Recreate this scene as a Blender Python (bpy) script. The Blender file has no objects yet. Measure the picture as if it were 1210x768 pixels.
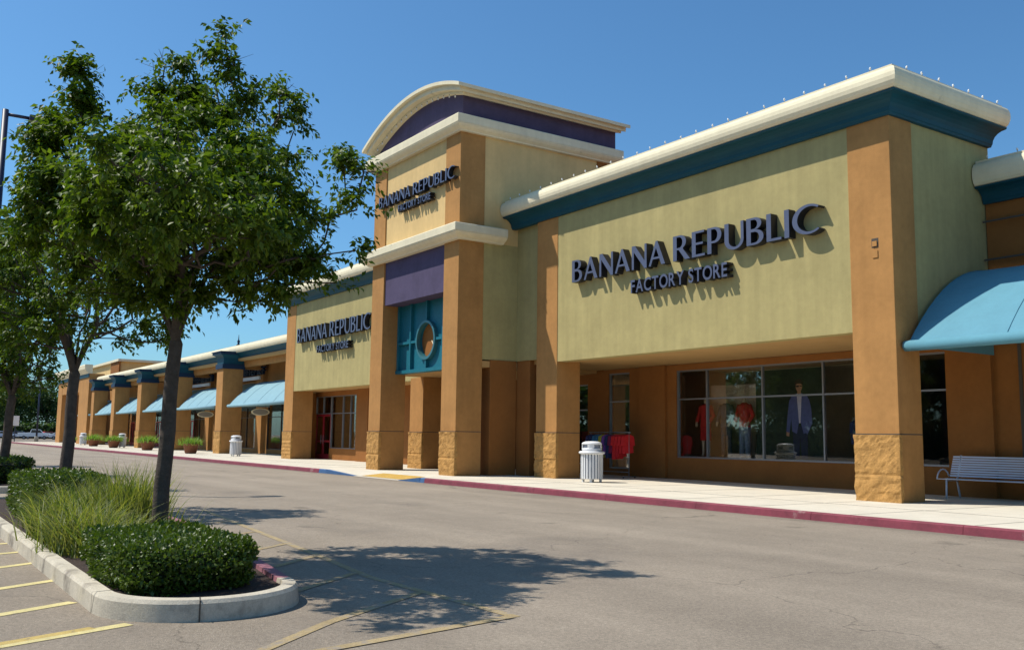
import bpy, bmesh, math, random
import numpy as np
from mathutils import Vector, Matrix, noise
random.seed(7)
R = math.radians
S = bpy.context.scene
C = S.collection

# ------------------------------------------------------------------ camera, sky, sun, exposure
cam_d = bpy.data.cameras.new("camera"); cam = bpy.data.objects.new("camera", cam_d); C.objects.link(cam)
yaw, pitch, roll = 0.59525413, 0.11861103, 0.0126707
f = Vector((-math.cos(yaw)*math.cos(pitch), math.sin(yaw)*math.cos(pitch), math.sin(pitch)))
r = f.cross(Vector((0, 0, 1))).normalized(); u = r.cross(f)
r2 = r*math.cos(roll)+u*math.sin(roll); u2 = u*math.cos(roll)-r*math.sin(roll)
M = Matrix((r2, u2, -f)).transposed().to_4x4(); M.translation = Vector((0, 0, 1.5))
cam.matrix_world = M
cam_d.sensor_width = 36; cam_d.lens = 36*1113.1/1210
cam_d.clip_start = 0.1; cam_d.clip_end = 3000
S.camera = cam

AX, AY = 0.45, 0.51                          # the sun's rays travel (AX, AY, -1)
sun_el = math.atan(1/math.hypot(AX, AY))
W = bpy.data.worlds.new("World"); S.world = W; W.use_nodes = True
wt = W.node_tree
bg = wt.nodes["Background"]
sky = wt.nodes.new("ShaderNodeTexSky"); sky.sky_type = 'NISHITA'; sky.sun_disc = False
sky.sun_elevation = sun_el; sky.sun_rotation = math.atan2(-AX, -AY)
sky.altitude = 30; sky.air_density = 1.0; sky.dust_density = 1.0; sky.ozone_density = 2.2
tint = wt.nodes.new("ShaderNodeVectorMath"); tint.operation = 'MULTIPLY'; tint.inputs[1].default_value = (0.90, 1.50, 1.85)
wt.links.new(sky.outputs[0], tint.inputs[0]); wt.links.new(tint.outputs[0], bg.inputs[0]); bg.inputs[1].default_value = 0.078
sd = bpy.data.lights.new("sun", 'SUN'); sd.energy = 5.0; sd.angle = R(0.5); sd.color = (1.0, 0.94, 0.84)
sun = bpy.data.objects.new("sun", sd); C.objects.link(sun)
sun.rotation_euler = Vector((AX, AY, -1)).to_track_quat('-Z', 'Y').to_euler()
sun.location = (-30, -30, 60)
S.view_settings.view_transform = 'Standard'; S.view_settings.look = 'None'
S.view_settings.gamma = 1; S.view_settings.use_curve_mapping = False
S.view_settings.exposure = 0.0
S.cycles.max_bounces = 8; S.cycles.diffuse_bounces = 2; S.cycles.transparent_max_bounces = 16
S.cycles.use_denoising = True

# ------------------------------------------------------------------ materials
MATS = {}
def mat(name, col, rough=0.8, metal=0.0, var=0.0, scale=3.0, bump=0.0, bscale=60.0, streak=0.0, spec=0.5, speck=0.0, stain=None):
    m = bpy.data.materials.new(name); m.use_nodes = True; MATS[name] = m
    t = m.node_tree; b = t.nodes["Principled BSDF"]
    b.inputs["Base Color"].default_value = (*col, 1); b.inputs["Roughness"].default_value = rough
    b.inputs["Metallic"].default_value = metal; b.inputs["Specular IOR Level"].default_value = spec
    tc = t.nodes.new("ShaderNodeTexCoord")
    cur = None
    def mul(prev, fac_socket, lo, hi):
        mr = t.nodes.new("ShaderNodeMapRange"); mr.inputs[1].default_value = 0.3; mr.inputs[2].default_value = 0.7
        mr.inputs[3].default_value = lo; mr.inputs[4].default_value = hi
        t.links.new(fac_socket, mr.inputs[0])
        mx = t.nodes.new("ShaderNodeVectorMath"); mx.operation = 'SCALE'
        if prev is None: mx.inputs[0].default_value = col
        else: t.links.new(prev, mx.inputs[0])
        t.links.new(mr.outputs[0], mx.inputs["Scale"]); return mx.outputs[0]
    def nz(sc, vec=None, det=5, rgh=0.6):
        n = t.nodes.new("ShaderNodeTexNoise"); n.inputs["Scale"].default_value = sc
        n.inputs["Detail"].default_value = det; n.inputs["Roughness"].default_value = rgh
        t.links.new(vec or tc.outputs["Object"], n.inputs["Vector"]); return n
    if var > 0:
        cur = mul(cur, nz(scale).outputs[0], 1-var, 1+var)
        cur = mul(cur, nz(scale*7).outputs[0], 1-var*0.5, 1+var*0.5)
    if streak > 0:
        mp = t.nodes.new("ShaderNodeMapping"); mp.inputs["Scale"].default_value = (1.6, 1.6, 0.09)
        t.links.new(tc.outputs["Object"], mp.inputs[0])
        cur = mul(cur, nz(2.2, mp.outputs[0]).outputs[0], 1-streak, 1+streak*0.5)
    if speck > 0:
        cur = mul(cur, nz(130, det=2).outputs[0], 1-speck, 1+speck)
        cur = mul(cur, nz(38, det=3).outputs[0], 1-speck*0.45, 1+speck*0.45)
    if stain:
        n = nz(stain[1], det=6); rr = t.nodes.new("ShaderNodeMapRange")
        rr.inputs[1].default_value = stain[2]; rr.inputs[2].default_value = stain[2]+0.12
        t.links.new(n.outputs[0], rr.inputs[0])
        mx = t.nodes.new("ShaderNodeMix"); mx.data_type = 'RGBA'
        t.links.new(rr.outputs[0], mx.inputs[0])
        if cur is None: mx.inputs[6].default_value = (*col, 1)
        else: t.links.new(cur, mx.inputs[6])
        mx.inputs[7].default_value = (*stain[0], 1); cur = mx.outputs[2]
    if cur is not None: t.links.new(cur, b.inputs["Base Color"])
    if bump > 0:
        n = nz(bscale, det=6, rgh=0.7); bp = t.nodes.new("ShaderNodeBump"); bp.inputs["Strength"].default_value = bump
        bp.inputs["Distance"].default_value = 0.02
        t.links.new(n.outputs[0], bp.inputs["Height"]); t.links.new(bp.outputs[0], b.inputs["Normal"])
    return m

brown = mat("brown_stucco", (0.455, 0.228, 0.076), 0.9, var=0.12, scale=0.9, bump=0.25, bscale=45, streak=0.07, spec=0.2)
brown_dk = mat("shade_brown_stucco", (0.30, 0.120, 0.032), 0.9, var=0.10, scale=1.2, bump=0.25, bscale=45, spec=0.2)  # same brown paint with recess shade put into the colour; other walls reuse it
green = mat("olive_stucco", (0.44, 0.365, 0.160), 0.9, var=0.09, scale=0.8, bump=0.22, bscale=45, streak=0.10, spec=0.2)
tan = mat("tan_stucco", (0.73, 0.505, 0.225), 0.9, var=0.07, scale=0.8, bump=0.22, bscale=45, streak=0.07, spec=0.2)
kerb_mauve = mat("faded_red_kerb_paint", (0.30, 0.12, 0.15), 0.8, var=0.12, scale=2, bump=0.2)
purple = mat("purple_stucco", (0.092, 0.074, 0.135), 0.9, var=0.12, scale=1.0, bump=0.22, bscale=45, streak=0.08, spec=0.2)
cream = mat("cream_stucco", (0.80, 0.71, 0.50), 0.85, var=0.06, scale=0.9, bump=0.12, bscale=50, streak=0.06, spec=0.2, stain=((0.42, 0.36, 0.26), 1.3, 0.68))
teal = mat("teal_paint", (0.004, 0.065, 0.098), 0.6, var=0.12, scale=1.5, bump=0.08, bscale=40, spec=0.3)
teal_lt = mat("teal_trim", (0.012, 0.15, 0.20), 0.5, var=0.08, scale=2, spec=0.3)
navy = mat("navy_paint", (0.008, 0.03, 0.07), 0.6, var=0.12, scale=3, spec=0.3)
stone = mat("split_face_stone", (0.46, 0.25, 0.082), 0.95, var=0.26, scale=5, bump=0.7, bscale=22, spec=0.15)
soffit_m = mat("soffit_stucco", (0.50, 0.30, 0.12), 0.9, var=0.06, scale=1, bump=0.15, spec=0.15)
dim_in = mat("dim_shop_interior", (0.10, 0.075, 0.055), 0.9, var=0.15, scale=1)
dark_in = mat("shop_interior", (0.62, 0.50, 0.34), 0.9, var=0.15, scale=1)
shop_floor = mat("shop_floor", (0.34, 0.33, 0.32), 0.35, var=0.1, scale=2)
alu = mat("aluminium_frame", (0.28, 0.29, 0.31), 0.38, metal=0.6)
bronze = mat("dark_frame", (0.06, 0.05, 0.045), 0.4, metal=0.4)
redp = mat("red_door_paint", (0.30, 0.012, 0.02), 0.45)
asphalt = mat("asphalt", (0.31, 0.257, 0.198), 0.92, var=0.10, scale=0.35, bump=0.7, bscale=70, speck=0.34, spec=0.25, stain=((0.235, 0.196, 0.155), 0.22, 0.57))
walk = mat("concrete_walk", (0.64, 0.58, 0.47), 0.9, var=0.08, scale=0.8, bump=0.15, bscale=80, speck=0.08, spec=0.2, stain=((0.56, 0.50, 0.41), 1.1, 0.63))
kerb_m = mat("kerb_concrete", (0.54, 0.485, 0.385), 0.9, var=0.12, scale=2.2, bump=0.35, bscale=60, speck=0.13, spec=0.2, stain=((0.27, 0.235, 0.19), 2.1, 0.555))
kerb_red = mat("kerb_red_paint", (0.21, 0.035, 0.055), 0.75, var=0.2, scale=2.5, bump=0.3, bscale=50, stain=((0.36, 0.27, 0.24), 1.6, 0.62))
kerb_blue = mat("kerb_blue_paint", (0.045, 0.12, 0.27), 0.75, var=0.15, scale=3, bump=0.2)
stop_blue = mat("wheel_stop_blue", (0.01, 0.10, 0.42), 0.7, var=0.15, scale=5, bump=0.2)
yel_ramp = mat("tactile_yellow", (0.60, 0.37, 0.075), 0.8, var=0.12, scale=4, bump=0.3)
yel = mat("yellow_line", (0.50, 0.36, 0.11), 0.85, var=0.2, scale=3, bump=0.5, bscale=75, speck=0.2, stain=((0.19, 0.16, 0.125), 9, 0.58))
yel_old = mat("worn_yellow_line", (0.38, 0.285, 0.145), 0.88, var=0.15, scale=3, bump=0.5, bscale=75, speck=0.26, stain=((0.30, 0.25, 0.19), 6, 0.50))
yel_new = mat("fresh_yellow_line", (0.62, 0.52, 0.23), 0.8, var=0.15, scale=3, bump=0.4, bscale=75, speck=0.15, stain=((0.24, 0.20, 0.15), 11, 0.62))
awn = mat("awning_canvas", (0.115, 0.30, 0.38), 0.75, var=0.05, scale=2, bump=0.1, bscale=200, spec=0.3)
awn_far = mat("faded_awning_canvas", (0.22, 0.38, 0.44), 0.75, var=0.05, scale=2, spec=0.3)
white = mat("white_metal", (0.80, 0.80, 0.80), 0.4, var=0.03, scale=4)
whiteb = mat("pale_bulb", (0.78, 0.77, 0.72), 0.35)
benchm = mat("bench_metal", (0.66, 0.68, 0.76), 0.4, metal=0.15)
face_m = mat("letter_face", (0.115, 0.125, 0.185), 0.4, metal=0.3, var=0.06, scale=3)
black = mat("letter_return", (0.012, 0.012, 0.018), 0.5)
bark = mat("bark", (0.105, 0.085, 0.07), 0.95, var=0.25, scale=9, bump=0.9, bscale=26, spec=0.15)
soil = mat("soil", (0.045, 0.028, 0.02), 1.0, var=0.3, scale=9, bump=1.0, bscale=30)
terra = mat("terracotta", (0.20, 0.075, 0.035), 0.85, var=0.15, scale=4)
post_m = mat("lamp_paint", (0.02, 0.025, 0.06), 0.45)
skin_m = mat("mannequin_finish", (0.78, 0.64, 0.44), 0.5)
roof_m = mat("roof_membrane", (0.35, 0.33, 0.30), 0.9, var=0.1)
seam = mat("joint_shadow_line", (0.09, 0.075, 0.06), 0.95)
redroof = mat("red_finial_roof", (0.30, 0.10, 0.07), 0.7)

def leaf_mat(name, col, col2, trans=0.35, rough=0.45, spec=0.5):
    m = bpy.data.materials.new(name); m.use_nodes = True; t = m.node_tree
    b = t.nodes["Principled BSDF"]; b.inputs["Roughness"].default_value = rough; b.inputs["Specular IOR Level"].default_value = spec
    g = t.nodes.new("ShaderNodeNewGeometry"); mx = t.nodes.new("ShaderNodeMix"); mx.data_type = 'RGBA'
    mx.inputs[6].default_value = (*col, 1); mx.inputs[7].default_value = (*col2, 1)
    t.links.new(g.outputs["Random Per Island"], mx.inputs[0]); t.links.new(mx.outputs[2], b.inputs["Base Color"])
    tr = t.nodes.new("ShaderNodeBsdfTranslucent")
    sc = t.nodes.new("ShaderNodeVectorMath"); sc.operation = 'MULTIPLY'; sc.inputs[1].default_value = (1.6, 1.7, 0.7)
    t.links.new(mx.outputs[2], sc.inputs[0]); t.links.new(sc.outputs[0], tr.inputs[0])
    ms = t.nodes.new("ShaderNodeMixShader"); ms.inputs[0].default_value = trans
    t.links.new(b.outputs[0], ms.inputs[1]); t.links.new(tr.outputs[0], ms.inputs[2])
    t.links.new(ms.outputs[0], t.nodes["Material Output"].inputs[0]); return m
leafA = leaf_mat("tree_leaf", (0.036, 0.078, 0.007), (0.135, 0.195, 0.014), 0.33, 0.5, 0.3)
leafH = leaf_mat("hedge_leaf", (0.040, 0.080, 0.008), (0.105, 0.155, 0.020), 0.25, 0.42, 0.4)
leafG = leaf_mat("grass_blade", (0.07, 0.13, 0.018), (0.33, 0.32, 0.09), 0.35, 0.6)
leafG2 = leaf_mat("dark_grass_blade", (0.045, 0.085, 0.015), (0.15, 0.19, 0.04), 0.3, 0.6)
leafP = leaf_mat("planter_leaf", (0.12, 0.25, 0.03), (0.25, 0.36, 0.06), 0.35, 0.6)
leafF = leaf_mat("far_leaf", (0.035, 0.075, 0.018), (0.075, 0.125, 0.03), 0.25, 0.7)

def glass_mat(name, tint, rf):
    m = bpy.data.materials.new(name); m.use_nodes = True; t = m.node_tree
    t.nodes.remove(t.nodes["Principled BSDF"])
    tr = t.nodes.new("ShaderNodeBsdfTransparent"); tr.inputs[0].default_value = (*tint, 1)
    gl = t.nodes.new("ShaderNodeBsdfGlossy"); gl.inputs["Roughness"].default_value = 0.015
    fr = t.nodes.new("ShaderNodeFresnel"); fr.inputs[0].default_value = 1.5
    mm = t.nodes.new("ShaderNodeMath"); mm.operation = 'MULTIPLY_ADD'; mm.inputs[1].default_value = rf; mm.inputs[2].default_value = 0.0
    t.links.new(fr.outputs[0], mm.inputs[0])
    ms = t.nodes.new("ShaderNodeMixShader"); t.links.new(mm.outputs[0], ms.inputs[0])
    t.links.new(tr.outputs[0], ms.inputs[1]); t.links.new(gl.outputs[0], ms.inputs[2])
    t.links.new(ms.outputs[0], t.nodes["Material Output"].inputs[0]); return m
glass = glass_mat("shop_glass", (0.95, 0.96, 0.96), 0.60)

def asphalt_detail(m):
    t = m.node_tree; b = t.nodes["Principled BSDF"]; src = b.inputs["Base Color"].links[0].from_socket
    tc = t.nodes.new("ShaderNodeTexCoord")
    nd = t.nodes.new("ShaderNodeTexNoise"); nd.inputs["Scale"].default_value = 1.3; nd.inputs["Detail"].default_value = 6
    t.links.new(tc.outputs["Object"], nd.inputs["Vector"])
    mixv = t.nodes.new("ShaderNodeVectorMath"); mixv.operation = 'MULTIPLY_ADD'; mixv.inputs[1].default_value = (1.1, 1.1, 0)
    t.links.new(nd.outputs["Color"], mixv.inputs[0]); t.links.new(tc.outputs["Object"], mixv.inputs[2])
    vo = t.nodes.new("ShaderNodeTexVoronoi"); vo.feature = 'DISTANCE_TO_EDGE'; vo.inputs["Scale"].default_value = 0.22
    t.links.new(mixv.outputs[0], vo.inputs["Vector"])
    cr = t.nodes.new("ShaderNodeMapRange"); cr.inputs[1].default_value = 0.0; cr.inputs[2].default_value = 0.0032; cr.inputs[3].default_value = 0.62; cr.inputs[4].default_value = 1.0
    t.links.new(vo.outputs[0], cr.inputs[0])
    mp = t.nodes.new("ShaderNodeMapping"); mp.inputs["Scale"].default_value = (0.05, 0.9, 1)
    t.links.new(tc.outputs["Object"], mp.inputs[0])
    nb = t.nodes.new("ShaderNodeTexNoise"); nb.inputs["Scale"].default_value = 1.0; nb.inputs["Detail"].default_value = 5
    t.links.new(mp.outputs[0], nb.inputs["Vector"])
    br = t.nodes.new("ShaderNodeMapRange"); br.inputs[1].default_value = 0.3; br.inputs[2].default_value = 0.7; br.inputs[3].default_value = 0.85; br.inputs[4].default_value = 1.08
    t.links.new(nb.outputs[0], br.inputs[0])
    vg = t.nodes.new("ShaderNodeTexVoronoi"); vg.inputs["Scale"].default_value = 42
    t.links.new(tc.outputs["Object"], vg.inputs["Vector"])
    gr = t.nodes.new("ShaderNodeMapRange"); gr.inputs[1].default_value = 0.0; gr.inputs[2].default_value = 1.0; gr.inputs[3].default_value = 0.88; gr.inputs[4].default_value = 1.12
    sx_ = t.nodes.new("ShaderNodeSeparateColor"); t.links.new(vg.outputs["Color"], sx_.inputs[0]); t.links.new(sx_.outputs[0], gr.inputs[0])
    # oil drips: sparse dark spots; and a dirt band along the gutter
    so = t.nodes.new("ShaderNodeTexVoronoi"); so.inputs["Scale"].default_value = 0.55; so.inputs["Randomness"].default_value = 1.0
    t.links.new(mixv.outputs[0], so.inputs["Vector"])
    sp = t.nodes.new("ShaderNodeMapRange"); sp.inputs[1].default_value = 0.03; sp.inputs[2].default_value = 0.14; sp.inputs[3].default_value = 0.62; sp.inputs[4].default_value = 1.0
    t.links.new(so.outputs["Distance"], sp.inputs[0])
    xyz = t.nodes.new("ShaderNodeSeparateXYZ"); t.links.new(tc.outputs["Object"], xyz.inputs[0])
    ad = t.nodes.new("ShaderNodeMath"); ad.operation = 'MULTIPLY_ADD'; ad.inputs[1].default_value = 0.7; t.links.new(nd.outputs[0], ad.inputs[0]); t.links.new(xyz.outputs[1], ad.inputs[2])
    gu = t.nodes.new("ShaderNodeMapRange"); gu.inputs[1].default_value = 14.75; gu.inputs[2].default_value = 15.35; gu.inputs[3].default_value = 1.0; gu.inputs[4].default_value = 0.72
    t.links.new(ad.outputs[0], gu.inputs[0])
    cur = src
    for k in (cr, br, gr, sp, gu):
        v = t.nodes.new("ShaderNodeVectorMath"); v.operation = 'SCALE'; t.links.new(cur, v.inputs[0]); t.links.new(k.outputs[0], v.inputs["Scale"]); cur = v.outputs[0]
    t.links.new(cur, b.inputs["Base Color"])
asphalt_detail(asphalt)

# ------------------------------------------------------------------ builders
ORG = {}
def own(o, parent, origin):
    if parent is not None: o.parent = parent
    ORG[o.name] = origin
def thing(name, label, cat, loc, group=None):
    o = bpy.data.objects.new(name, None); C.objects.link(o); o.location = loc; o.empty_display_size = 0.3
    o["label"] = label; o["category"] = cat
    if group: o["group"] = group
    ORG[o.name] = Vector(loc); return o
def tag(o, label, cat, group=None):
    o["label"] = label; o["category"] = cat
    if group: o["group"] = group
    return o

class MB:
    def __init__(s): s.v = []; s.f = []; s.m = []; s.sm = []
    def add(s, vs, fs, mi=0, smooth=False):
        n = len(s.v); s.v += [tuple(p) for p in vs]
        for q in fs: s.f.append(tuple(n+i for i in q)); s.m.append(mi); s.sm.append(smooth)
        return s
    def box(s, x0, x1, y0, y1, z0, z1, mi=0):
        vs = [(x, y, z) for z in (z0, z1) for y in (y0, y1) for x in (x0, x1)]
        return s.add(vs, [(0, 2, 3, 1), (4, 5, 7, 6), (0, 1, 5, 4), (2, 6, 7, 3), (0, 4, 6, 2), (1, 3, 7, 5)], mi)
    def prism_y(s, pts, y0, y1, mi=0):          # polygon in XZ (counter-clockwise seen from -Y)
        n = len(pts); vs = [(x, y0, z) for x, z in pts]+[(x, y1, z) for x, z in pts]
        return s.add(vs, [tuple(range(n)), tuple(range(2*n-1, n-1, -1))]+[(i, i+n, (i+1) % n+n, (i+1) % n) for i in range(n)], mi)
    def prism_z(s, pts, z0, z1, mi=0):
        n = len(pts); vs = [(x, y, z0) for x, y in pts]+[(x, y, z1) for x, y in pts]
        return s.add(vs, [tuple(range(n-1, -1, -1)), tuple(range(n, 2*n))]+[(i, (i+1) % n, (i+1) % n+n, i+n) for i in range(n)], mi)
    def prism_x(s, pts, x0, x1, mi=0):          # polygon in YZ
        n = len(pts); vs = [(x0, y, z) for y, z in pts]+[(x1, y, z) for y, z in pts]
        return s.add(vs, [tuple(range(n-1, -1, -1)), tuple(range(n, 2*n))]+[(i, (i+1) % n, (i+1) % n+n, i+n) for i in range(n)], mi)
    def tube(s, pts, rad, n=8, mi=0, ell=1.0, cap=True):
        pts = [Vector(p) for p in pts]; rad = rad if hasattr(rad, '__len__') else [rad]*len(pts)
        vs = []; fs = []; a = None
        for i, p in enumerate(pts):
            d = (pts[min(i+1, len(pts)-1)]-pts[max(i-1, 0)]).normalized()
            if a is None:
                a = d.orthogonal().normalized()
                if abs(d.z) > 0.9: a = Vector((1, 0, 0))
            a = (a-d*a.dot(d)).normalized(); b = d.cross(a)
            for k in range(n):
                t = 2*math.pi*k/n; vs.append(p+a*math.cos(t)*rad[i]+b*math.sin(t)*rad[i]*ell)
        for i in range(len(pts)-1):
            for k in range(n):
                fs.append((i*n+k, i*n+(k+1) % n, (i+1)*n+(k+1) % n, (i+1)*n+k))
        if cap: fs += [tuple(range(n-1, -1, -1)), tuple((len(pts)-1)*n+k for k in range(n))]
        return s.add(vs, fs, mi, True)
    def lathe(s, prof, cx, cy, n=20, mi=0):
        vs = []; fs = []
        for rr, z in prof:
            for k in range(n):
                t = 2*math.pi*k/n; vs.append((cx+rr*math.cos(t), cy+rr*math.sin(t), z))
        for i in range(len(prof)-1):
            for k in range(n): fs.append((i*n+k, i*n+(k+1) % n, (i+1)*n+(k+1) % n, (i+1)*n+k))
        fs += [tuple(range(n-1, -1, -1)), tuple((len(prof)-1)*n+k for k in range(n))]
        return s.add(vs, fs, mi, True)
    def sweep(s, path, prof, mi=0, close_back=True):   # path in XY, profile (outward offset, z); outward = right of travel
        P = [Vector((x, y)) for x, y in path]; n = len(prof); vs = []; fs = []
        for i, p in enumerate(P):
            d0 = (P[i]-P[i-1]).normalized() if i > 0 else None
            d1 = (P[i+1]-P[i]).normalized() if i < len(P)-1 else None
            if d0 is None: nn = Vector((d1.y, -d1.x))
            elif d1 is None: nn = Vector((d0.y, -d0.x))
            else:
                n0 = Vector((d0.y, -d0.x)); n1 = Vector((d1.y, -d1.x)); nn = (n0+n1)/(1+n0.dot(n1))
            for off, z in prof: vs.append((p.x+nn.x*off, p.y+nn.y*off, z))
        for i in range(len(P)-1):
            for k in range(n): fs.append((i*n+k, (i+1)*n+k, (i+1)*n+(k+1) % n, i*n+(k+1) % n))
        fs += [tuple(range(n)), tuple((len(P)-1)*n+k for k in range(n-1, -1, -1))]
        return s.add(vs, fs, mi)
    def build(s, name, mats, parent=None, smooth=None, bevel=0.0, origin=None):
        me = bpy.data.meshes.new(name)
        og = ORG[parent.name] if parent is not None else Vector(origin or (0, 0, 0))
        me.from_pydata([(x-og[0], y-og[1], z-og[2]) for x, y, z in s.v], [], s.f)
        for m in (mats if isinstance(mats, (list, tuple)) else [mats]): me.materials.append(m)
        me.polygons.foreach_set('material_index', s.m)
        sm = s.sm if smooth is None else [smooth]*len(s.f)
        me.polygons.foreach_set('use_smooth', sm); me.update()
        o = bpy.data.objects.new(name, me); C.objects.link(o)
        if parent is None: o.location = og
        own(o, parent, Vector(og))
        bm = bmesh.new(); bm.from_mesh(me); bmesh.ops.recalc_face_normals(bm, faces=bm.faces); bm.to_mesh(me); bm.free()
        if bevel > 0:
            b = o.modifiers.new("bevel", 'BEVEL'); b.width = bevel; b.segments = 2; b.limit_method = 'ANGLE'; b.angle_limit = R(40)
        return o
def structure(name, mb, mats):
    o = mb.build(name, mats); o["kind"] = "structure"; return o
def wall_x(mb, x0, x1, y0, y1, z0, z1, ops, mi=0):
    xs = sorted({x0, x1, *[a for o in ops for a in o[:2]]}); zs = sorted({z0, z1, *[a for o in ops for a in o[2:]]})
    xs = [x for x in xs if x0 <= x <= x1]; zs = [z for z in zs if z0 <= z <= z1]
    for i in range(len(xs)-1):
        for j in range(len(zs)-1):
            cx, cz = (xs[i]+xs[i+1])/2, (zs[j]+zs[j+1])/2
            if any(a < cx < b and c < cz < d for a, b, c, d in ops): continue
            mb.box(xs[i], xs[i+1], y0, y1, zs[j], zs[j+1], mi)
def dup(root, loc, label=None, group=None, rotz=None, scale=None):
    c = root.copy(); C.objects.link(c); c.location = loc
    if label: c["label"] = label
    if group: c["group"] = group
    if rotz is not None: c.rotation_euler = (0, 0, rotz)
    if scale is not None: c.scale = scale if hasattr(scale, '__len__') else (scale,)*3
    for ch in list(root.children):
        k = ch.copy(); C.objects.link(k); k.parent = c
        for g in list(ch.children):
            q = g.copy(); C.objects.link(q); q.parent = k
    return c
def dup_part(o, dx):
    c = o.copy(); C.objects.link(c); c.location = Vector(o.location)+Vector(dx); return c

# ------------------------------------------------------------------ the setting: ground, walk, kerbs, paint
mb = MB(); mb.add([(-1500, -900, 0), (700, -900, 0), (700, 900, 0), (-1500, 900, 0)], [(0, 1, 2, 3)])
structure("road", mb, asphalt)

KY = 15.05; XR0, XR1, XR2, XR3 = -35.2, -32.6, -29.0, -27.5     # dropped kerb in front of the tower
mb = MB()
Z = 0.15
for x0, x1 in ((-137, XR0), (XR3, 12)):
    mb.box(x0, x1, KY+0.16, 60, -0.05, Z)
mb.box(XR0, XR3, 16.7, 60, -0.05, Z)
yb, ys, zl = 16.7, KY+0.16, 0.012
def quad(a, b, c, d): mb.add([a, b, c, d], [(0, 1, 2), (0, 2, 3)])
quad((XR1, ys, zl), (XR2, ys, zl), (XR2, yb, Z), (XR1, yb, Z))
mb.add([(XR0, ys, Z), (XR1, ys, zl), (XR1, yb, Z), (XR0, yb, Z)], [(0, 1, 2), (0, 2, 3)])
mb.add([(XR3, ys, Z), (XR2, ys, zl), (XR2, yb, Z), (XR3, yb, Z)], [(1, 0, 2), (2, 0, 3)])
for x in np.arange(-136, 11, 2.4):                       # scored joints across the walk
    if XR0-0.1 < x < XR3+0.1: continue
    mb.box(x, x+0.012, KY+0.17, 23.1, Z, Z+0.003, 1)
mb.box(-137, XR0, 17.6, 17.612, Z, Z+0.0035, 1); mb.box(XR3, 12, 17.6, 17.612, Z, Z+0.0035, 1)
structure("sidewalk", mb, [walk, seam])
mb = MB()
random.seed(3)
def kerb_run(x0, x1, mi):
    x = x0
    while x < x1-0.01:
        e = min(x+3.05, x1); mb.prism_x([(KY, 0), (KY+0.16, 0), (KY+0.16, Z+0.004), (KY+0.05, Z+0.004), (KY+0.02, Z-0.02)], x+0.004, e-0.004, mi); x = e
kerb_run(-137, -35.9, 0); kerb_run(-27.2, 12, 0); kerb_run(-35.9, XR0, 1); kerb_run(XR3, -27.2, 1)
for xa, xb in ((XR0, XR1), (XR3, XR2)):
    n = 6
    for i in range(n):
        t0, t1 = i/n, (i+1)/n
        za, zb = Z+(zl-Z)*t0, Z+(zl-Z)*t1
        a, b = xa+(xb-xa)*t0, xa+(xb-xa)*t1
        mb.add([(a, KY, 0), (b, KY, 0), (b, KY+.16, 0), (a, KY+.16, 0), (a, KY, za+.004), (b, KY, zb+.004), (b, KY+.16, zb+.004), (a, KY+.16, za+.004)],
               [(0, 1, 5, 4), (4, 5, 6, 7), (3, 2, 6, 7), (0, 3, 7, 4), (1, 2, 6, 5)], 1)
mb.box(XR1, XR2, KY, KY+.16, 0, 0.010, 2)
structure("kerb", mb, [kerb_red, kerb_blue, walk])
mb = MB()                                                # tactile yellow pad with domes on the ramp
def rz(y): return zl+(Z-zl)*(y-ys)/(yb-ys)
px0, px1, py0, py1 = XR1+0.25, XR2+0.5, ys+0.05, ys+0.95
px1 = XR2-0.1
mb.add([(px0, py0, rz(py0)+.006), (px1, py0, rz(py0)+.006), (px1, py1, rz(py1)+.006), (px0, py1, rz(py1)+.006)], [(0, 1, 2, 3)])
for i in range(28):
    for j in range(8):
        x = px0+0.06+i*(px1-px0-.1)/28; y = py0+.06+j*.11
        mb.lathe([(.022, rz(y)+.004), (.016, rz(y)+.012)], x, y, 6)
structure("tactile_paving", mb, yel_ramp)

# painted lines
def line(mb, a, b, w, z, mi=0, seg=0.5):
    a = Vector(a); b = Vector(b); d = (b-a); L = d.length; d.normalize(); n = Vector((-d.y, d.x))*w/2
    k = max(1, int(L/seg)); vs = []; fs = []
    for i in range(k+1):
        p = a+d*L*i/k; j = (random.random()-.5)*0.012
        vs += [(p.x+n.x*(1+j), p.y+n.y*(1+j), z), (p.x-n.x*(1+j), p.y-n.y*(1+j), z)]
    for i in range(k): fs.append((2*i, 2*i+1, 2*i+3, 2*i+2))
    mb.add(vs, fs, mi)
mb = MB()
for (a, b) in (((-14.30, 0.2), (-14.50, 1.83)), ((-12.75, 0.0), (-13.44, 1.80)), ((-11.0, -0.3), (-12.27, 1.77)), ((-9.45, -0.4), (-10.73, 1.71)), ((-8.15, -0.4), (-9.28, 1.62)), ((-7.15, -0.4), (-8.02, 1.82)), ((-17.2, 0.3), (-17.3, 1.8))):
    line(mb, a, b, 0.125, 0.004)
o = structure("yellow_hatching", mb, yel_new)
mb = MB()
line(mb, (-7.22, -0.4), (-8.0, 1.55), 0.10, 0.0045)
structure("yellow_bay_line", mb, yel)
mb = MB()
line(mb, (-19.0, 5.6), (-11.46, 4.80), 0.10, 0.004); line(mb, (-11.46, 4.80), (-9.38, 4.55), 0.10, 0.004); line(mb, (-9.38, 4.55), (-6.72, 4.63), 0.10, 0.004)
for a, b in (((-12.16, 4.2), (-12.74, 4.89)), ((-10.6, 3.95), (-11.3, 4.72)), ((-8.85, 3.5), (-9.72, 4.54)), ((-7.3, 3.2), (-8.22, 4.53)), ((-5.9, 1.6), (-7.3, 3.2)), ((-14.0, 4.3), (-14.5, 5.05)), ((-16, 4.4), (-16.4, 5.25))):
    line(mb, a, b, 0.10, 0.0055)
line(mb, (-6.2, 1.9), (-6.75, 4.60), 0.11, 0.007)
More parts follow.
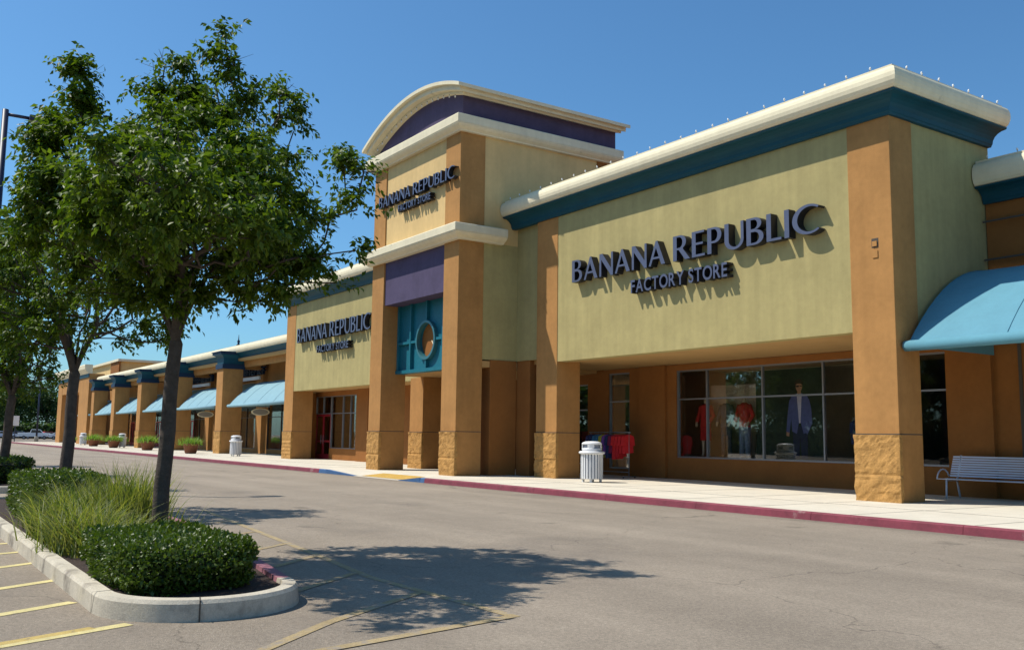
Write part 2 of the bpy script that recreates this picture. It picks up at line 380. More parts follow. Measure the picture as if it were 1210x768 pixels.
structure("worn_yellow_hatching", mb, yel_old)

# ------------------------------------------------------------------ planted islands
def island_outline(x_far, x_tip, y0, y1, n=24, flare=0.0):
    rr = (y1-y0)/2; cy = (y0+y1)/2; pts = [(x_far, y0)]
    for i in range(n+1):
        a = -math.pi/2+math.pi*i/n; pts.append((x_tip-rr+rr*math.cos(a), cy+rr*math.sin(a)))
    pts += [(x_tip-6.0, y1+flare), (x_far, y1+flare)]; return pts
def inset(pts, d):
    n = len(pts); out = []
    for i in range(n):
        p0, p, p1 = Vector(pts[i-1]), Vector(pts[i]), Vector(pts[(i+1) % n])
        a = (p-p0).normalized(); b = (p1-p).normalized(); na = Vector((-a.y, a.x)); nb = Vector((-b.y, b.x))
        m = (na+nb); m = m/(1+na.dot(nb)); out.append((p.x+m.x*d, p.y+m.y*d))
    return out
def island(x_far, x_tip, y0, y1, h, red=True, flare=0.0):
    o0 = island_outline(x_far, x_tip, y0, y1, flare=flare); n = len(o0)
    rings = [(o0, 0), (inset(o0, 0.012), h-0.03), (inset(o0, 0.035), h), (inset(o0, 0.15), h+0.002), (inset(o0, 0.16), h-0.06)]
    mb = MB(); vs = []
    for pts, z in rings: vs += [(x, y, z) for x, y in pts]
    fs = []
    for k in range(len(rings)-1):
        for i in range(n):
            fs.append((k*n+i, k*n+(i+1) % n, (k+1)*n+(i+1) % n, (k+1)*n+i))
    base = len(mb.f); mb.add(vs, fs)
    for k in range(len(rings)-1):
        for i in range(n):
            if red and i in (n-3, n-2): mb.m[base+k*n+i] = 1
    # kerb joints
    for i in (1, 11) if red else ():
        p = Vector(o0[i]); q = Vector(inset(o0, 0.155)[i])
        d = (q-p).normalized(); t = Vector((-d.y, d.x))*0.006; p2 = p-d*0.003
        mb.add([(p2.x-t.x, p2.y-t.y, 0), (p2.x+t.x, p2.y+t.y, 0), (q.x+t.x, q.y+t.y, h+.004), (q.x-t.x, q.y-t.y, h+.004), (p2.x-t.x, p2.y-t.y, h+.001), (p2.x+t.x, p2.y+t.y, h+.001)],
               [(0, 1, 5, 4), (4, 5, 2, 3)], 2)
    ko = structure("island_kerb", mb, [kerb_m, kerb_mauve, seam])
    for p in ko.data.polygons: p.use_smooth = True
    ko.data.set_sharp_from_angle(angle=R(32))
    s_ = inset(o0, 0.155); mb = MB(); mb.add([(x, y, h-0.04) for x, y in s_], [tuple(range(n))])
    structure("island_soil", mb, soil)
island(-22.0, -7.80, 1.66, 3.42, 0.17, True, 0.75)
island(-52.0, -26.0, 1.9, 4.1, 0.17, False)
island(-90.0, -56.0, 1.9, 4.1, 0.17, False)
mb = MB()
for x in (-15.75,):
    mb.prism_y([(x, 0.0), (x+0.22, 0.0), (x+0.18, 0.11), (x+0.04, 0.11)], -0.2, 1.64)
tag(mb.build("wheel_stop", stop_blue, bevel=0.01), "blue painted concrete wheel stop on the tarmac beside the planted island", "wheel stop")

# ------------------------------------------------------------------ shared building pieces
def rough_stone(x0, x1, y0, y1, z0, z1, parent, amp=0.035, cell=0.06):
    """split face block base: one displaced shell, course by course"""
    mb = MB(); P = []
    per = [(x0, y0), (x1, y0), (x1, y1), (x0, y1)]
    ring = []
    for i in range(4):
        a = Vector(per[i]); b = Vector(per[(i+1) % 4]); k = max(2, int((b-a).length/cell))
        nrm = Vector(((b-a).normalized().y, -(b-a).normalized().x))
        for j in range(k):
            ring.append((a+(b-a)*j/k, nrm if j else (nrm+ring_n(i)).normalized(), i*50+int(((b-a)*j/k).length/0.4)))
    nz_ = max(3, int((z1-z0)/cell)); n = len(ring); vs = []
    for k in range(nz_+1):
        z = z0+(z1-z0)*k/nz_
        for p, nn, bid in ring:
            course = int((z-z0)/0.2)
            bid2 = bid+(course % 2)*7
            h = noise.noise(Vector((p.x*7, p.y*7, z*7)))*0.6+noise.noise(Vector((p.x*19, p.y*19, z*19)))*0.35
            h += (((bid2*37+course*91) % 17)/17-.5)*0.5
            fz = (z-z0) % 0.2
            edge = -0.6 if (fz < 0.012 and 0 < k < nz_) else 0
            d = amp*(0.5+h+edge)
            if k == nz_: d = 0.03
            vs.append((p.x+nn.x*d, p.y+nn.y*d, z))
    fs = [(k*n+i, k*n+(i+1) % n, (k+1)*n+(i+1) % n, (k+1)*n+i) for k in range(nz_) for i in range(n)]
    fs.append(tuple(nz_*n+i for i in range(n)))
    mb.add(vs, fs); o = mb.build("stone_base", stone, parent); return o
def ring_n(i):
    return [Vector((-1, 0)), Vector((0, -1)), Vector((1, 0)), Vector((0, 1))][i]
def pillar(parent, x0, x1, y0, y1, z1, m=brown, zs=1.68, base=True, cell=0.06):
    mb = MB(); mb.box(x0, x1, y0, y1, Z, z1)
    o = mb.build("pillar", m, parent, bevel=0.012)
    if base:
        rough_stone(x0-.01, x1+.008, y0-.03, y0+.06, Z, zs-0.012, o, cell=cell)
        mb = MB(); mb.box(x0-.004, x1+.004, y0-.006, y1+.004, zs-.012, zs+.012); mb.build("base_joint", seam, o)
    return o
def profile_cornice(zt, zc, zb, off=0.6):
    """cream bull-nose over a teal cove: tops at zt, colour change at zc, bottom at zb"""
    H_ = zt-zc; c = [(0.35*off, zc)]
    for i in range(9):
        a = -math.pi/2+math.pi*0.95*i/8
        c.append((off*0.72+off*0.28*math.cos(a)+0.0, zc+H_*0.44+H_*0.44*math.sin(a)))
    c += [(off*0.70, zc+H_*0.90), (off*0.66, zc+H_*0.90), (off*0.66, zt), (-0.3, zt), (-0.3, zc)]
    h = zc-zb; t = [(-0.1, zb), (0.08, zb), (0.10, zb+.05)]
    for i in range(6):
        a = math.pi*0.5*i/5; t.append((0.12+(off*0.80-0.14)*(1-math.cos(a)), zb+.07+(h-.12)*math.sin(a)))
    t += [(off*0.82, zc-.03), (off*0.82, zc-.002), (-0.1, zc-.002)]
    return c, t
def cornice(parent, path, zt, zc, zb, off=0.6):
    c, t = profile_cornice(zt, zc, zb, off)
    mb = MB(); mb.sweep(path, c, 0); mb.sweep(path, t, 1)
    return mb.build("cornice", [cream, teal], parent)
_bulb = {}
def bulbs(parent, path, z, step=0.62, out=0.42):
    """clip-on roof lights along a cornice edge"""
    og = ORG[parent.name]
    if "me" not in _bulb:
        mb = MB(); mb.tube([(0, 0, 0), (0, 0, 0.05)], 0.012, 6, 1); mb.lathe([(0.012, .05), (0.03, .07), (0.034, .10), (.022, .135), (0.004, .15)], 0, 0, 8, 0)
        o = mb.build("roof_light", [whiteb, bronze]); _bulb["me"] = o.data; bpy.data.objects.remove(o)
    for a, b in zip(path[:-1], path[1:]):
        a = Vector(a); b = Vector(b); L = (b-a).length; d = (b-a)/L; nn = Vector((d.y, -d.x))
        k = int(L/step)
        for i in range(k+1):
            p = a+d*(L*(i+0.3)/(k+.6))+nn*out
            o = bpy.data.objects.new("roof_light", _bulb["me"]); C.objects.link(o); o.parent = parent
            o.location = (p.x-og[0], p.y-og[1], z-og[2]); o.rotation_euler = (random.uniform(-.3, .3), random.uniform(-.3, .3), 0); o.scale = (.75, .75, .8)
def window(parent, x0, x1, y, z0, z1, vx, hz, frame=alu, fw=0.05, name="window"):
    """storefront window in the XZ plane at depth y: frame with mullions, one glass sub-part"""
    mb = MB(); d = 0.10
    mb.box(x0, x0+fw, y, y+d, z0, z1); mb.box(x1-fw, x1, y, y+d, z0, z1)
    mb.box(x0+fw, x1-fw, y, y+d, z0, z0+fw); mb.box(x0+fw, x1-fw, y, y+d, z1-fw, z1)
    xs = [x0+fw]+list(vx)+[x1-fw]
    for x in vx: mb.box(x-fw/2, x+fw/2, y+.002, y+d, z0+fw, z1-fw)
    for z in hz:
        for a, b in zip(xs[:-1], xs[1:]):
            mb.box(a+(fw/2 if a in vx else 0), b-(fw/2 if b in vx else 0), y+.004, y+d, z-fw/2, z+fw/2)
    o = mb.build(name, frame, parent)
    g = MB(); g.box(x0+fw/2, x1-fw/2, y+.05, y+.056, z0+fw/2, z1-fw/2); g.build("glass", glass, o)
    return o
def door(parent, x0, x1, y, z0, z1, leafs=2):
    mb = MB(); n = leafs; w = (x1-x0)/n
    for i in range(n):
        a = x0+i*w; b = a+w; s = .10
        mb.box(a+.01, a+s, y, y+.05, z0, z1); mb.box(b-s, b-.01, y, y+.05, z0, z1)
        mb.box(a+s, b-s, y, y+.05, z1-.12, z1); mb.box(a+s, b-s, y, y+.05, z0, z0+.28); mb.box(a+s, b-s, y, y+.05, z0+.95, z0+1.05)
    o = mb.build("door", redp, parent)
    g = MB(); g.box(x0+.05, x1-.05, y+.02, y+.026, z0+.1, z1-.05); g.build("glass", glass, o)
    cx = (x0+x1)/2
    for sx in (-.16, .16):
        h = MB(); h.tube([(cx+sx, y-.05, z0+.85), (cx+sx, y-.05, z0+1.35)], .014, 6); h.build("handle", alu, o)
    return o
def awning(parent, x0, x1, yf, yb_, zf, zt, m, seams=6, drop=0.2):
    """barrel awning: curved canvas from the wall down to a rounded front bar, closed side gores"""
    n = 12; prof = []
    for i in range(n+1):
        a = math.pi/2*i/n
        prof.append((yf+(yb_-yf)*(math.sin(a)**1.15), zf+drop*.6+(zt-zf-drop*.6)*(1-(1-math.sin(a))**1.25 if False else math.sin(a*0.98)**0.86)))
    prof = [(yf+(yb_-yf)*t, zf+drop*.5+(zt-zf-drop*.5)*(1-(1-t)**2.1)) for t in [i/n for i in range(n+1)]]
    mb = MB(); k = seams*2
    vs = []; fs = []
    for j in range(k+1):
        x = x0+(x1-x0)*j/k; sag = 0.0 if j % 2 == 0 else -0.015
        for (y, z) in prof: vs.append((x, y, z+sag))
    m1 = n+1
    for j in range(k):
        for i in range(n): fs.append((j*m1+i, (j+1)*m1+i, (j+1)*m1+i+1, j*m1+i+1))
    mb.add(vs, fs, 0)
    for x in (x0, x1):
        c = [(x, y, z) for y, z in prof]+[(x, yb_, zf+drop*.5)]
        mb.add(c, [tuple(range(len(c)))], 0)
    o = mb.build("awning", m, parent)
    sol = o.modifiers.new("s", 'SOLIDIFY'); sol.thickness = 0.012
    b = MB(); b.tube([(x0-.06, yf, zf+drop*.5), (x1+.06, yf, zf+drop*.5)], drop*.52, 12, 0)
    b.build("front_bar", m, o)
    for j in range(0, k+1, 2):
        x = x0+(x1-x0)*j/k; q = MB(); q.tube([(x, y, z+.010) for y, z in prof], .010, 5); q.build("seam", m, o)
        q = MB(); q.tube([(x, y, z-.035) for y, z in prof], .018, 6); q.build("frame_rib", alu, o)
    return o

# ------------------------------------------------------------------ main store block
sb = thing("store_building", "olive stucco shop block with cream cornice and show window nearest the camera", "shop building", (-19, 19.2, 0))
mb = MB()
mb.box(-25.6, -13.9, 19.22, 19.6, 4.08, 9.6); mb.box(-28.6, -26.8, 19.40, 19.8, 4.25, 9.6)
mb.box(-13.15, -12.77, 20.1, 23.5, 4.08, 9.6)
mb.build("wall", green, sb)
mb = MB(); mb.box(-28.2, -12.9, 19.6, 23.45, 9.3, 9.62); mb.box(-28.2, -13.15, 23.3, 23.5, 4.3, 9.3); mb.build("roof", roof_m, sb)
mb = MB(); mb.box(-29.0, -12.78, 19.62, 23.2, 4.10, 4.28); mb.box(-28.3, -25.7, 19.8, 20.0, 4.0, 4.25)
mb.build("soffit", soffit_m, sb)
pB = pillar(sb, -26.8, -25.6, 19.2, 20.2, 9.6)
pR = pillar(sb, -13.9, -12.75, 19.2, 20.1, 9.6)
pillar(sb, -29.3, -28.3, 18.25, 19.38, 4.25, brown_dk, base=False)
pillar(sb, -28.32, -27.5, 19.42, 20.4, 4.25, brown_dk, base=False)
mb = MB()      # small recessed utility box on the corner pillar
mb.box(-13.30, -13.12, 19.195, 19.21, 6.02, 6.24, 0); mb.box(-13.27, -13.15, 19.17, 19.2, 6.05, 6.17, 1); mb.box(-13.28, -13.14, 19.18, 19.2, 5.78, 5.95, 1)
mb.build("junction_box", [seam, brown], sb)
ops = [(-24.0, -13.95, 0.88, 3.88), (-27.65, -26.45, 0.40, 3.95)]
mb = MB(); wall_x(mb, -28.3, -12.76, 23.2, 23.48, Z, 4.09, ops)
mb.box(-25.8, -24.45, 23.08, 23.2, Z, 4.09)
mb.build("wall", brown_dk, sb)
window(sb, -24.0, -13.95, 23.24, 0.88, 3.88, [-22.6, -20.2, -17.9, -15.6], [2.88])
window(sb, -27.65, -26.45, 23.24, 0.40, 3.95, [], [2.88])
mb = MB(); mb.box(-28.3, -13.1, 27.2, 27.5, Z, 4.3); mb.box(-28.3, -28.1, 23.5, 27.2, Z, 4.3); mb.box(-13.1, -12.8, 23.5, 27.2, Z, 4.3, 2); mb.box(-15.4, -15.2, 23.6, 27.2, Z, 4.09, 2)
mb.box(-28.1, -13.1, 23.5, 27.2, 4.1, 4.3); mb.box(-28.1, -13.1, 23.5, 27.2, Z+.005, .55, 1); mb.box(-28.05, -13.15, 23.55, 25.6, .55, .93, 1)
mb.build("shop_interior", [dark_in, shop_floor, bronze], sb)
cornice(sb, [(-28.3, 19.2), (-12.75, 19.2), (-12.75, 23.5)], 10.12, 9.52, 9.10, 0.62)
bulbs(sb, [(-28.2, 19.2), (-12.75, 19.2), (-12.75, 23.5)], 10.12, 0.62, 0.38)

# building core behind the fronts
core = thing("rear_building", "plain flat roofed building mass behind the shop fronts", "building", (-60, 30, 0))
mb = MB(); mb.box(-113, 9, 27.6, 46, 0, 6.9); mb.box(-113, 9, 23.6, 27.6, 4.4, 6.8); mb.build("wall", brown_dk, core)

# ------------------------------------------------------------------ entrance tower
tw = thing("entrance_tower", "tall tan and brown entrance tower with arched cream roof and purple panels", "tower", (-31.8, 16.85, 0))
pL = pillar(tw, -35.25, -34.2, 16.85, 17.95, 12.5); pT = pillar(tw, -29.35, -28.3, 16.85, 17.9, 12.5)
mb = MB(); mb.box(-34.2, -29.35, 16.90, 17.3, 8.5, 12.5); mb.box(-28.7, -28.33, 17.9, 23.15, 8.5, 12.5); mb.box(-35.2, -34.9, 17.95, 24.2, 8.5, 12.5)
mb.box(-34.9, -28.7, 23.9, 24.2, 8.5, 12.5)
mb.build("wall", tan, tw)
mb = MB(); mb.box(-28.75, -28.30, 23.15, 24.3, 8.5, 12.5); mb.build("rear_pilaster", brown_dk, tw)
mb = MB(); mb.box(-28.7, -28.33, 17.9, 19.41, 4.25, 8.5); mb.build("lower_side_wall", green, tw)
mb = MB(); mb.box(-34.2, -29.35, 16.92, 17.9, 6.72, 8.5); mb.build("purple_panel", purple, tw)
def bandprof(z0, z1, o): return [(-.2, z0), (o*.35, z0), (o*.4, z0+.04), (o*.75, z0+.12), (o*.95, z0+.2), (o*.95, z0+.24), (o, z0+.24), (o, z1-.03), (o*.95, z1), (-.2, z1)]
mb = MB(); mb.sweep([(-35.25, 19.3), (-35.25, 16.85), (-28.3, 16.85), (-28.3, 18.66)], bandprof(8.46, 8.98, .42)); mb.build("cornice_band", cream, tw)
mb = MB(); mb.sweep([(-35.25, 24.25), (-35.25, 16.85), (-28.3, 16.85), (-28.3, 24.25)], bandprof(12.42, 12.97, .34)); mb.build("cornice_band", cream, tw)
ac = -31.15
def arc_z(x, top): return top-0.057*(x-ac)**2
xs = np.linspace(-35.15, -28.42, 25)
mb = MB(); mb.prism_y([(-35.15, 12.9), (-28.42, 12.9)]+[(x, arc_z(x, 14.30)) for x in xs[::-1]], 16.98, 24.2); mb.build("arched_gable", purple, tw)
mb = MB()
xo = np.linspace(-35.72, -27.78, 33)
def vault(mb, a, b, th, top, y0, y1):
    x_ = np.linspace(a, b, 33); mb.prism_y([(x, arc_z(x, top-th)) for x in x_]+[(x, arc_z(x, top)) for x in x_[::-1]], y0, y1)
vault(mb, -35.55, -27.95, 0.26, 14.62, 16.55, 24.35); vault(mb, -35.72, -27.78, 0.13, 14.67, 16.40, 24.45); vault(mb, -35.4, -28.12, 0.32, 14.58, 16.78, 24.25)
mb.build("arched_roof", cream, tw)
# festoon bulbs under the arch
og = ORG[tw.name]
for x in np.arange(-34.9, -28.4, 0.42):
    o = bpy.data.objects.new("roof_light", _bulb["me"]); C.objects.link(o); o.parent = tw
    o.location = (x-og[0], 16.74-og[1], arc_z(x, 14.24)-og[2]); o.rotation_euler = (math.pi, 0, 0); o.scale = (.9, .9, .9)
mb = MB()     # teal screen window with the round opening
cx, cz, rr = -31.75, 5.18, 0.68
y0 = 17.62
n = 40; ring = [(cx+rr*math.cos(2*math.pi*i/n), cz+rr*math.sin(2*math.pi*i/n)) for i in range(n)]
def rect_pt(a, x0, x1, z0, z1):
    dx, dz = math.cos(a), math.sin(a); t = 1e9
    if dx > 1e-9: t = min(t, (x1-cx)/dx)
    if dx < -1e-9: t = min(t, (x0-cx)/dx)
    if dz > 1e-9: t = min(t, (z1-cz)/dz)
    if dz < -1e-9: t = min(t, (z0-cz)/dz)
    return (cx+dx*t, cz+dz*t)
angs = sorted([2*math.pi*i/n for i in range(n)]+[math.atan2(z-cz, x-cx) % (2*math.pi) for x in (-34.2, -29.35) for z in (3.97, 6.74)])
vs = []; fs = []
for a in angs:
    q = rect_pt(a, -34.2, -29.35, 3.97, 6.74)
    vs += [(cx+rr*math.cos(a), y0, cz+rr*math.sin(a)), (q[0], y0, q[1]), (cx+rr*math.cos(a), y0+.25, cz+rr*math.sin(a)), (q[0], y0+.25, q[1])]
m_ = len(angs)
for i in range(m_):
    a, b = i*4, ((i+1) % m_)*4
    fs += [(a, a+1, b+1, b), (a+2, b+2, b+3, a+3), (a, b, b+2, a+2), (a+1, a+3, b+3, b+1)]
mb.add(vs, fs)
scr = mb.build("teal_screen", teal_lt, tw)
mb = MB()
mb.box(-34.2, -29.35, y0-.14, y0, 3.97, 4.10); mb.box(-34.2, -34.05, y0-.10, y0, 4.10, 6.72); mb.box(-29.5, -29.35, y0-.10, y0, 4.10, 6.72)
for x in (cx-1.28, cx+1.28): mb.box(x-.05, x+.05, y0-.13, y0, 4.10, 6.72)
mb.box(cx-.05, cx+.05, y0-.13, y0, 4.10, cz-rr-.08); mb.box(cx-.05, cx+.05, y0-.13, y0, cz+rr+.08, 6.72)
for a, b in ((-34.05, cx-1.33), (cx-1.23, cx-rr-.08), (cx+rr+.08, cx+1.23), (cx+1.33, -29.5)): mb.box(a, b, y0-.12, y0, cz-.05, cz+.05)
mb.build("mullion", teal_lt, scr)
mb = MB(); N = 40; prof = [(rr-.01, y0-.16), (rr+.08, y0-.16), (rr+.08, y0), (rr-.01, y0)]; vs = []; fs = []
for i in range(N):
    a = 2*math.pi*i/N
    for q, y in prof: vs.append((cx+q*math.cos(a), y, cz+q*math.sin(a)))
for i in range(N):
    for k in range(4): fs.append((i*4+k, ((i+1) % N)*4+k, ((i+1) % N)*4+(k+1) % 4, i*4+(k+1) % 4))
mb.add(vs, fs, 0, False); mb.build("ring", mat("ring_metal", (0.05, 0.19, 0.22), .4, metal=.2), scr)
mb = MB(); mb.prism_y([(cx+(rr)*math.cos(2*math.pi*i/N), cz+(rr)*math.sin(2*math.pi*i/N)) for i in range(N)], y0+.10, y0+.14)
mb.build("round_panel", brown_dk, scr)
mb = MB(); mb.tube([(cx+.12, y0+.08, cz-.02), (cx+.50, y0+.08, cz-.5)], .014, 6); mb.build("pointer", cream, scr)
mb = MB(); mb.box(-35.2, -28.35, 17.9, 23.2, 3.98, 4.2); mb.build("soffit", soffit_m, tw)
ipil = pillar(tw, -36.1, -34.95, 19.2, 20.2, 3.98)
mb = MB(); wall_x(mb, -37.5, -28.3, 23.2, 23.48, Z, 4.2, [(-33.5, -30.6, Z, 3.3), (-29.9, -28.9, .5, 3.6)]); mb.build("wall", brown_dk, tw)
window(tw, -29.9, -28.9, 23.24, .5, 3.6, [], [2.6])
d = door(tw, -33.5, -30.6, 23.24, Z, 3.3)
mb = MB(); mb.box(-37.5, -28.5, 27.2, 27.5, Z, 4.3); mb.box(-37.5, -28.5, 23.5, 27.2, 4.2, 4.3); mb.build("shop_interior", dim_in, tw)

# ------------------------------------------------------------------ left wing
lw = thing("store_wing", "olive stucco shop wing between the arched tower and the row of teal capped pillars", "shop building", (-44, 19.6, 0))
mb = MB(); mb.box(-50.8, -35.3, 19.62, 20.0, 3.92, 9.2); mb.box(-52.1, -51.8, 20.85, 23.5, 3.92, 9.2); mb.build("wall", green, lw)
pillar(lw, -52.15, -50.8, 19.6, 20.8, 9.2, cell=0.1)
mb = MB(); mb.box(-52.0, -35.3, 20.0, 23.45, 8.9, 9.2); mb.box(-52, -35.3, 23.3, 23.5, 4.1, 8.9); mb.build("roof", roof_m, lw)
mb = MB(); mb.box(-51.8, -35.3, 20.0, 21.7, 3.945, 4.1); mb.build("soffit", soffit_m, lw)
ops = [(-49.7, -46.3, .77, 3.68), (-51.85, -49.7, Z, 3.68)]
mb = MB(); wall_x(mb, -51.88, -36.2, 21.4, 21.68, Z, 3.94, ops); mb.box(-45.9, -44.6, 21.27, 21.4, Z, 3.94); mb.box(-52.12, -51.88, 20.8, 25, Z, 3.95)
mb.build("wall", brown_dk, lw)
window(lw, -49.7, -46.3, 21.44, .77, 3.68, [-48.1, -47.1], [2.70])
window(lw, -51.85, -49.7, 21.44, 2.68, 3.68, [-50.8], []); door(lw, -51.8, -49.72, 21.46, Z, 2.67)
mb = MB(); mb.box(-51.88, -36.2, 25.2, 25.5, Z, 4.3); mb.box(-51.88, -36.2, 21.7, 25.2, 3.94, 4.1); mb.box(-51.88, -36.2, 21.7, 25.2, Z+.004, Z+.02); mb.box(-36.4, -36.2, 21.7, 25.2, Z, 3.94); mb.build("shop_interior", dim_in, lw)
cornice(lw, [(-52.15, 23.3), (-52.15, 19.6), (-35.25, 19.6)], 9.85, 9.22, 8.80, 0.6)
bulbs(lw, [(-52.2, 19.6), (-35.8, 19.6)], 9.85, 1.1, 0.38)

# ------------------------------------------------------------------ neighbour shop on the right
ns = thing("neighbour_shop", "brown stucco shop front with blue awning at the right edge of the photo", "shop building", (-6, 23.2, 0))
mb = MB(); mb.box(-12.74, 9, 23.22, 23.5, Z, 7.75); mb.box(-13.95, -12.74, 23.1, 23.22, Z, 4.09)
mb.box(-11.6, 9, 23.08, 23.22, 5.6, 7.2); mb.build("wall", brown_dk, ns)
mb = MB(); mb.box(-12.74, 9, 23.05, 23.09, 7.06, 7.10); mb.box(-12.74, 9, 23.05, 23.09, 6.08, 6.12); mb.box(-12.1, -12.02, 23.19, 23.225, Z, 5.0)
mb.build("groove", seam, ns)
cornice(ns, [(-12.74, 23.2), (9, 23.2)], 8.62, 7.95, 7.55, 0.55)
bulbs(ns, [(-12.7, 23.2), (-6, 23.2)], 8.62, 0.8, 0.3)
aw = awning(ns, -12.62, -1.5, 19.45, 23.05, 3.56, 5.78, awn, seams=5, drop=0.24)
mb = MB(); mb.box(-12.74, 9, 23.5, 30, 0, 7.6); mb.build("rear_wall", brown_dk, ns)

# ------------------------------------------------------------------ arcade
ar = thing("arcade_building", "long low row of shops with teal capped brown pillars and pale blue awnings", "shop building", (-80, 20.3, 0))
PX = [-65.75, -78.2, -89.4, -100.4, -110.9]
def capital(parent, x):
    mb = MB(); y = 20.7
    def ringbox(h, z0, z1, mi): mb.box(x-h, x+h, y-h, y+h, z0, z1, mi)
    ringbox(.80, 5.98, 6.30, 1)
    pts = [(.72, 6.30), (.72, 6.72), (.80, 6.84), (.95, 6.95)]
    for (a, za), (b, zb_) in zip(pts[:-1], pts[1:]):
        vs = [(x+sx*h, y+sy*h, z) for h, z in ((a, za), (b, zb_)) for sx, sy in ((-1, -1), (1, -1), (1, 1), (-1, 1))]
        mb.add(vs, [(0, 1, 5, 4), (1, 2, 6, 5), (2, 3, 7, 6), (3, 0, 4, 7)], 0)
    ringbox(1.0, 6.95, 7.10, 1); ringbox(1.06, 7.10, 7.16, 1)
    return mb
for x in PX:
    p = pillar(ar, x-.7, x+.7, 20.0, 21.4, 5.98, cell=0.16)
    capital(ar, x).build("capital", [teal, navy], p)
cornice(ar, [(-113, 21.15), (-52.2, 21.15)], 7.62, 7.08, 6.72, 0.5)
mb = MB(); mb.box(-113, -52.2, 21.0, 23.2, 6.55, 6.72); mb.build("soffit", soffit_m, ar)
mb = MB(); mb.box(-113, -52.2, 21.45, 21.8, 6.15, 6.54)
for x in PX: mb.box(x-.3, x+.3, 21.4, 23.2, 6.05, 6.54)
mb.build("beam", brown, ar)
ops = []
for i, x in enumerate(PX):
    a = x-.9 if i == 0 else x; 
bays = [(-64.6, -53.2)]+[(PX[i+1]+1.2, PX[i]-1.2) for i in range(4)]
for a, b in bays: ops.append((a-.3, b-.1, .45, 3.6))
mb = MB(); wall_x(mb, -113, -52.14, 23.2, 23.48, Z, 4.12, ops)
for x in PX: mb.box(x-.7, x+.5, 22.9, 23.2, Z, 6.5)
mb.box(-113, -52.2, 23.2, 23.46, 4.12, 6.6)
mb.build("wall", brown, ar)
for i, (a, b) in enumerate(bays):
    w = b-a-.8; xm = (a+b)/2
    window(ar, a-.3, b-.1, 23.24, .45, 3.6, [a+.2+w*k/5 for k in (1, 2, 3, 4)], [2.7], frame=bronze)
    dd = MB(); dd.box(xm-.9, xm-.8, 23.15, 23.2, Z, 2.6); dd.box(xm+.8, xm+.9, 23.15, 23.2, Z, 2.6); dd.box(xm-.8, xm+.8, 23.15, 23.2, 2.5, 2.6); dd.box(xm-.06, xm+.06, 23.15, 23.2, Z, 2.5); dd.box(xm-.8, xm+.8, 23.17, 23.2, Z, .5)
    dd.build("door_frame", redp, ar)
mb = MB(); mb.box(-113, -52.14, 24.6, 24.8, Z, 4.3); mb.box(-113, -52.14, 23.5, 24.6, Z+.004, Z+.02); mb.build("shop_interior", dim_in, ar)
awn_bays = [(-64.2, -53.0)]+[(PX[i+1]+1.2, PX[i]-1.6) for i in range(4)]+[(-120.0, PX[4]-1.4)]
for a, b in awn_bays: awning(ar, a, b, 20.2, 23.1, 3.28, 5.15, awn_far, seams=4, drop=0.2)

# end building
eb = thing("end_building", "tan and brown corner building closing the far end of the shop row", "shop building", (-124, 20, 0))
mb = MB(); mb.box(-134, -131, 20, 21.6, Z, 8.0, 0); mb.box(-119.2, -113.6, 20, 21.6, Z, 8.0, 0); mb.box(-131, -119.2, 20.02, 21.6, 6.1, 8.0, 0)
mb.box(-134, -113.6, 26, 30, Z, 7.9, 0); mb.box(-134, -133.6, 21.6, 26, Z, 7.9, 0)
mb.build("wall", brown, eb)
mb = MB(); mb.box(-129.6, -127.6, 23, 24.6, Z, 6.1); mb.box(-124.5, -121, 25.7, 26, Z, 4.5); mb.build("inner_pillar", brown_dk, eb)
mb = MB(); mb.sweep([(-134, 26), (-134, 20), (-113.6, 20)], [(-.3, 8.0), (.1, 8.0), (.2, 8.1), (.5, 8.5), (.55, 8.9), (.5, 9.0), (-.3, 9.0)]); mb.build("cornice", cream, eb)
mb = MB(); mb.box(-134, -113.6, 19.9, 20.0, 7.6, 8.0); mb.build("trim_band", teal, eb)
mb = MB(); mb.box(-158, -129, 26.3, 34, 8.0, 10.6, 0); mb.box(-133.8, -128.7, 26.1, 26.3, 8.0, 10.6, 1); mb.box(-158.4, -128.3, 25.9, 34.4, 10.6, 10.9, 2)
mb.build("upper_storey", [tan, brown_dk, cream], eb)
window(eb, -127.5, -124.8, 25.7, .6, 3.6, [-126.2], [2.6], frame=bronze)

# cupola finials over the arcade roof
def cupola(x, y, z, s, label):
    t = thing("cupola", label, "roof cupola", (x, y, z), "small roof cupolas over the shop row")
    mb = MB(); mb.box(x-.5*s, x+.5*s, y-.5*s, y+.5*s, z-.5, z+.3*s); mb.build("curb", cream, t)
    mb = MB(); mb.lathe([(.85*s, z+.3*s), (.5*s, z+.55*s), (.12*s, z+.95*s)], x, y, 8); mb.build("cap_roof", redroof, t, smooth=False)
    mb = MB(); mb.lathe([(.06*s, z+.9*s), (.10*s, z+1.1*s), (.17*s, z+1.25*s), (.06*s, z+1.4*s), (.12*s, z+1.55*s), (.04*s, z+1.7*s), (.015*s, z+2.1*s)], x, y, 10); mb.build("finial", navy, t)
cupola(-72.6, 23.4, 7.1, 1.0, "small red capped roof cupola with dark finial above the nearest teal capped pillar")
cupola(-72.6+9.2, 26.5, 8.6, 1.3, "red roofed cupola half hidden behind the left corner of the olive wing")

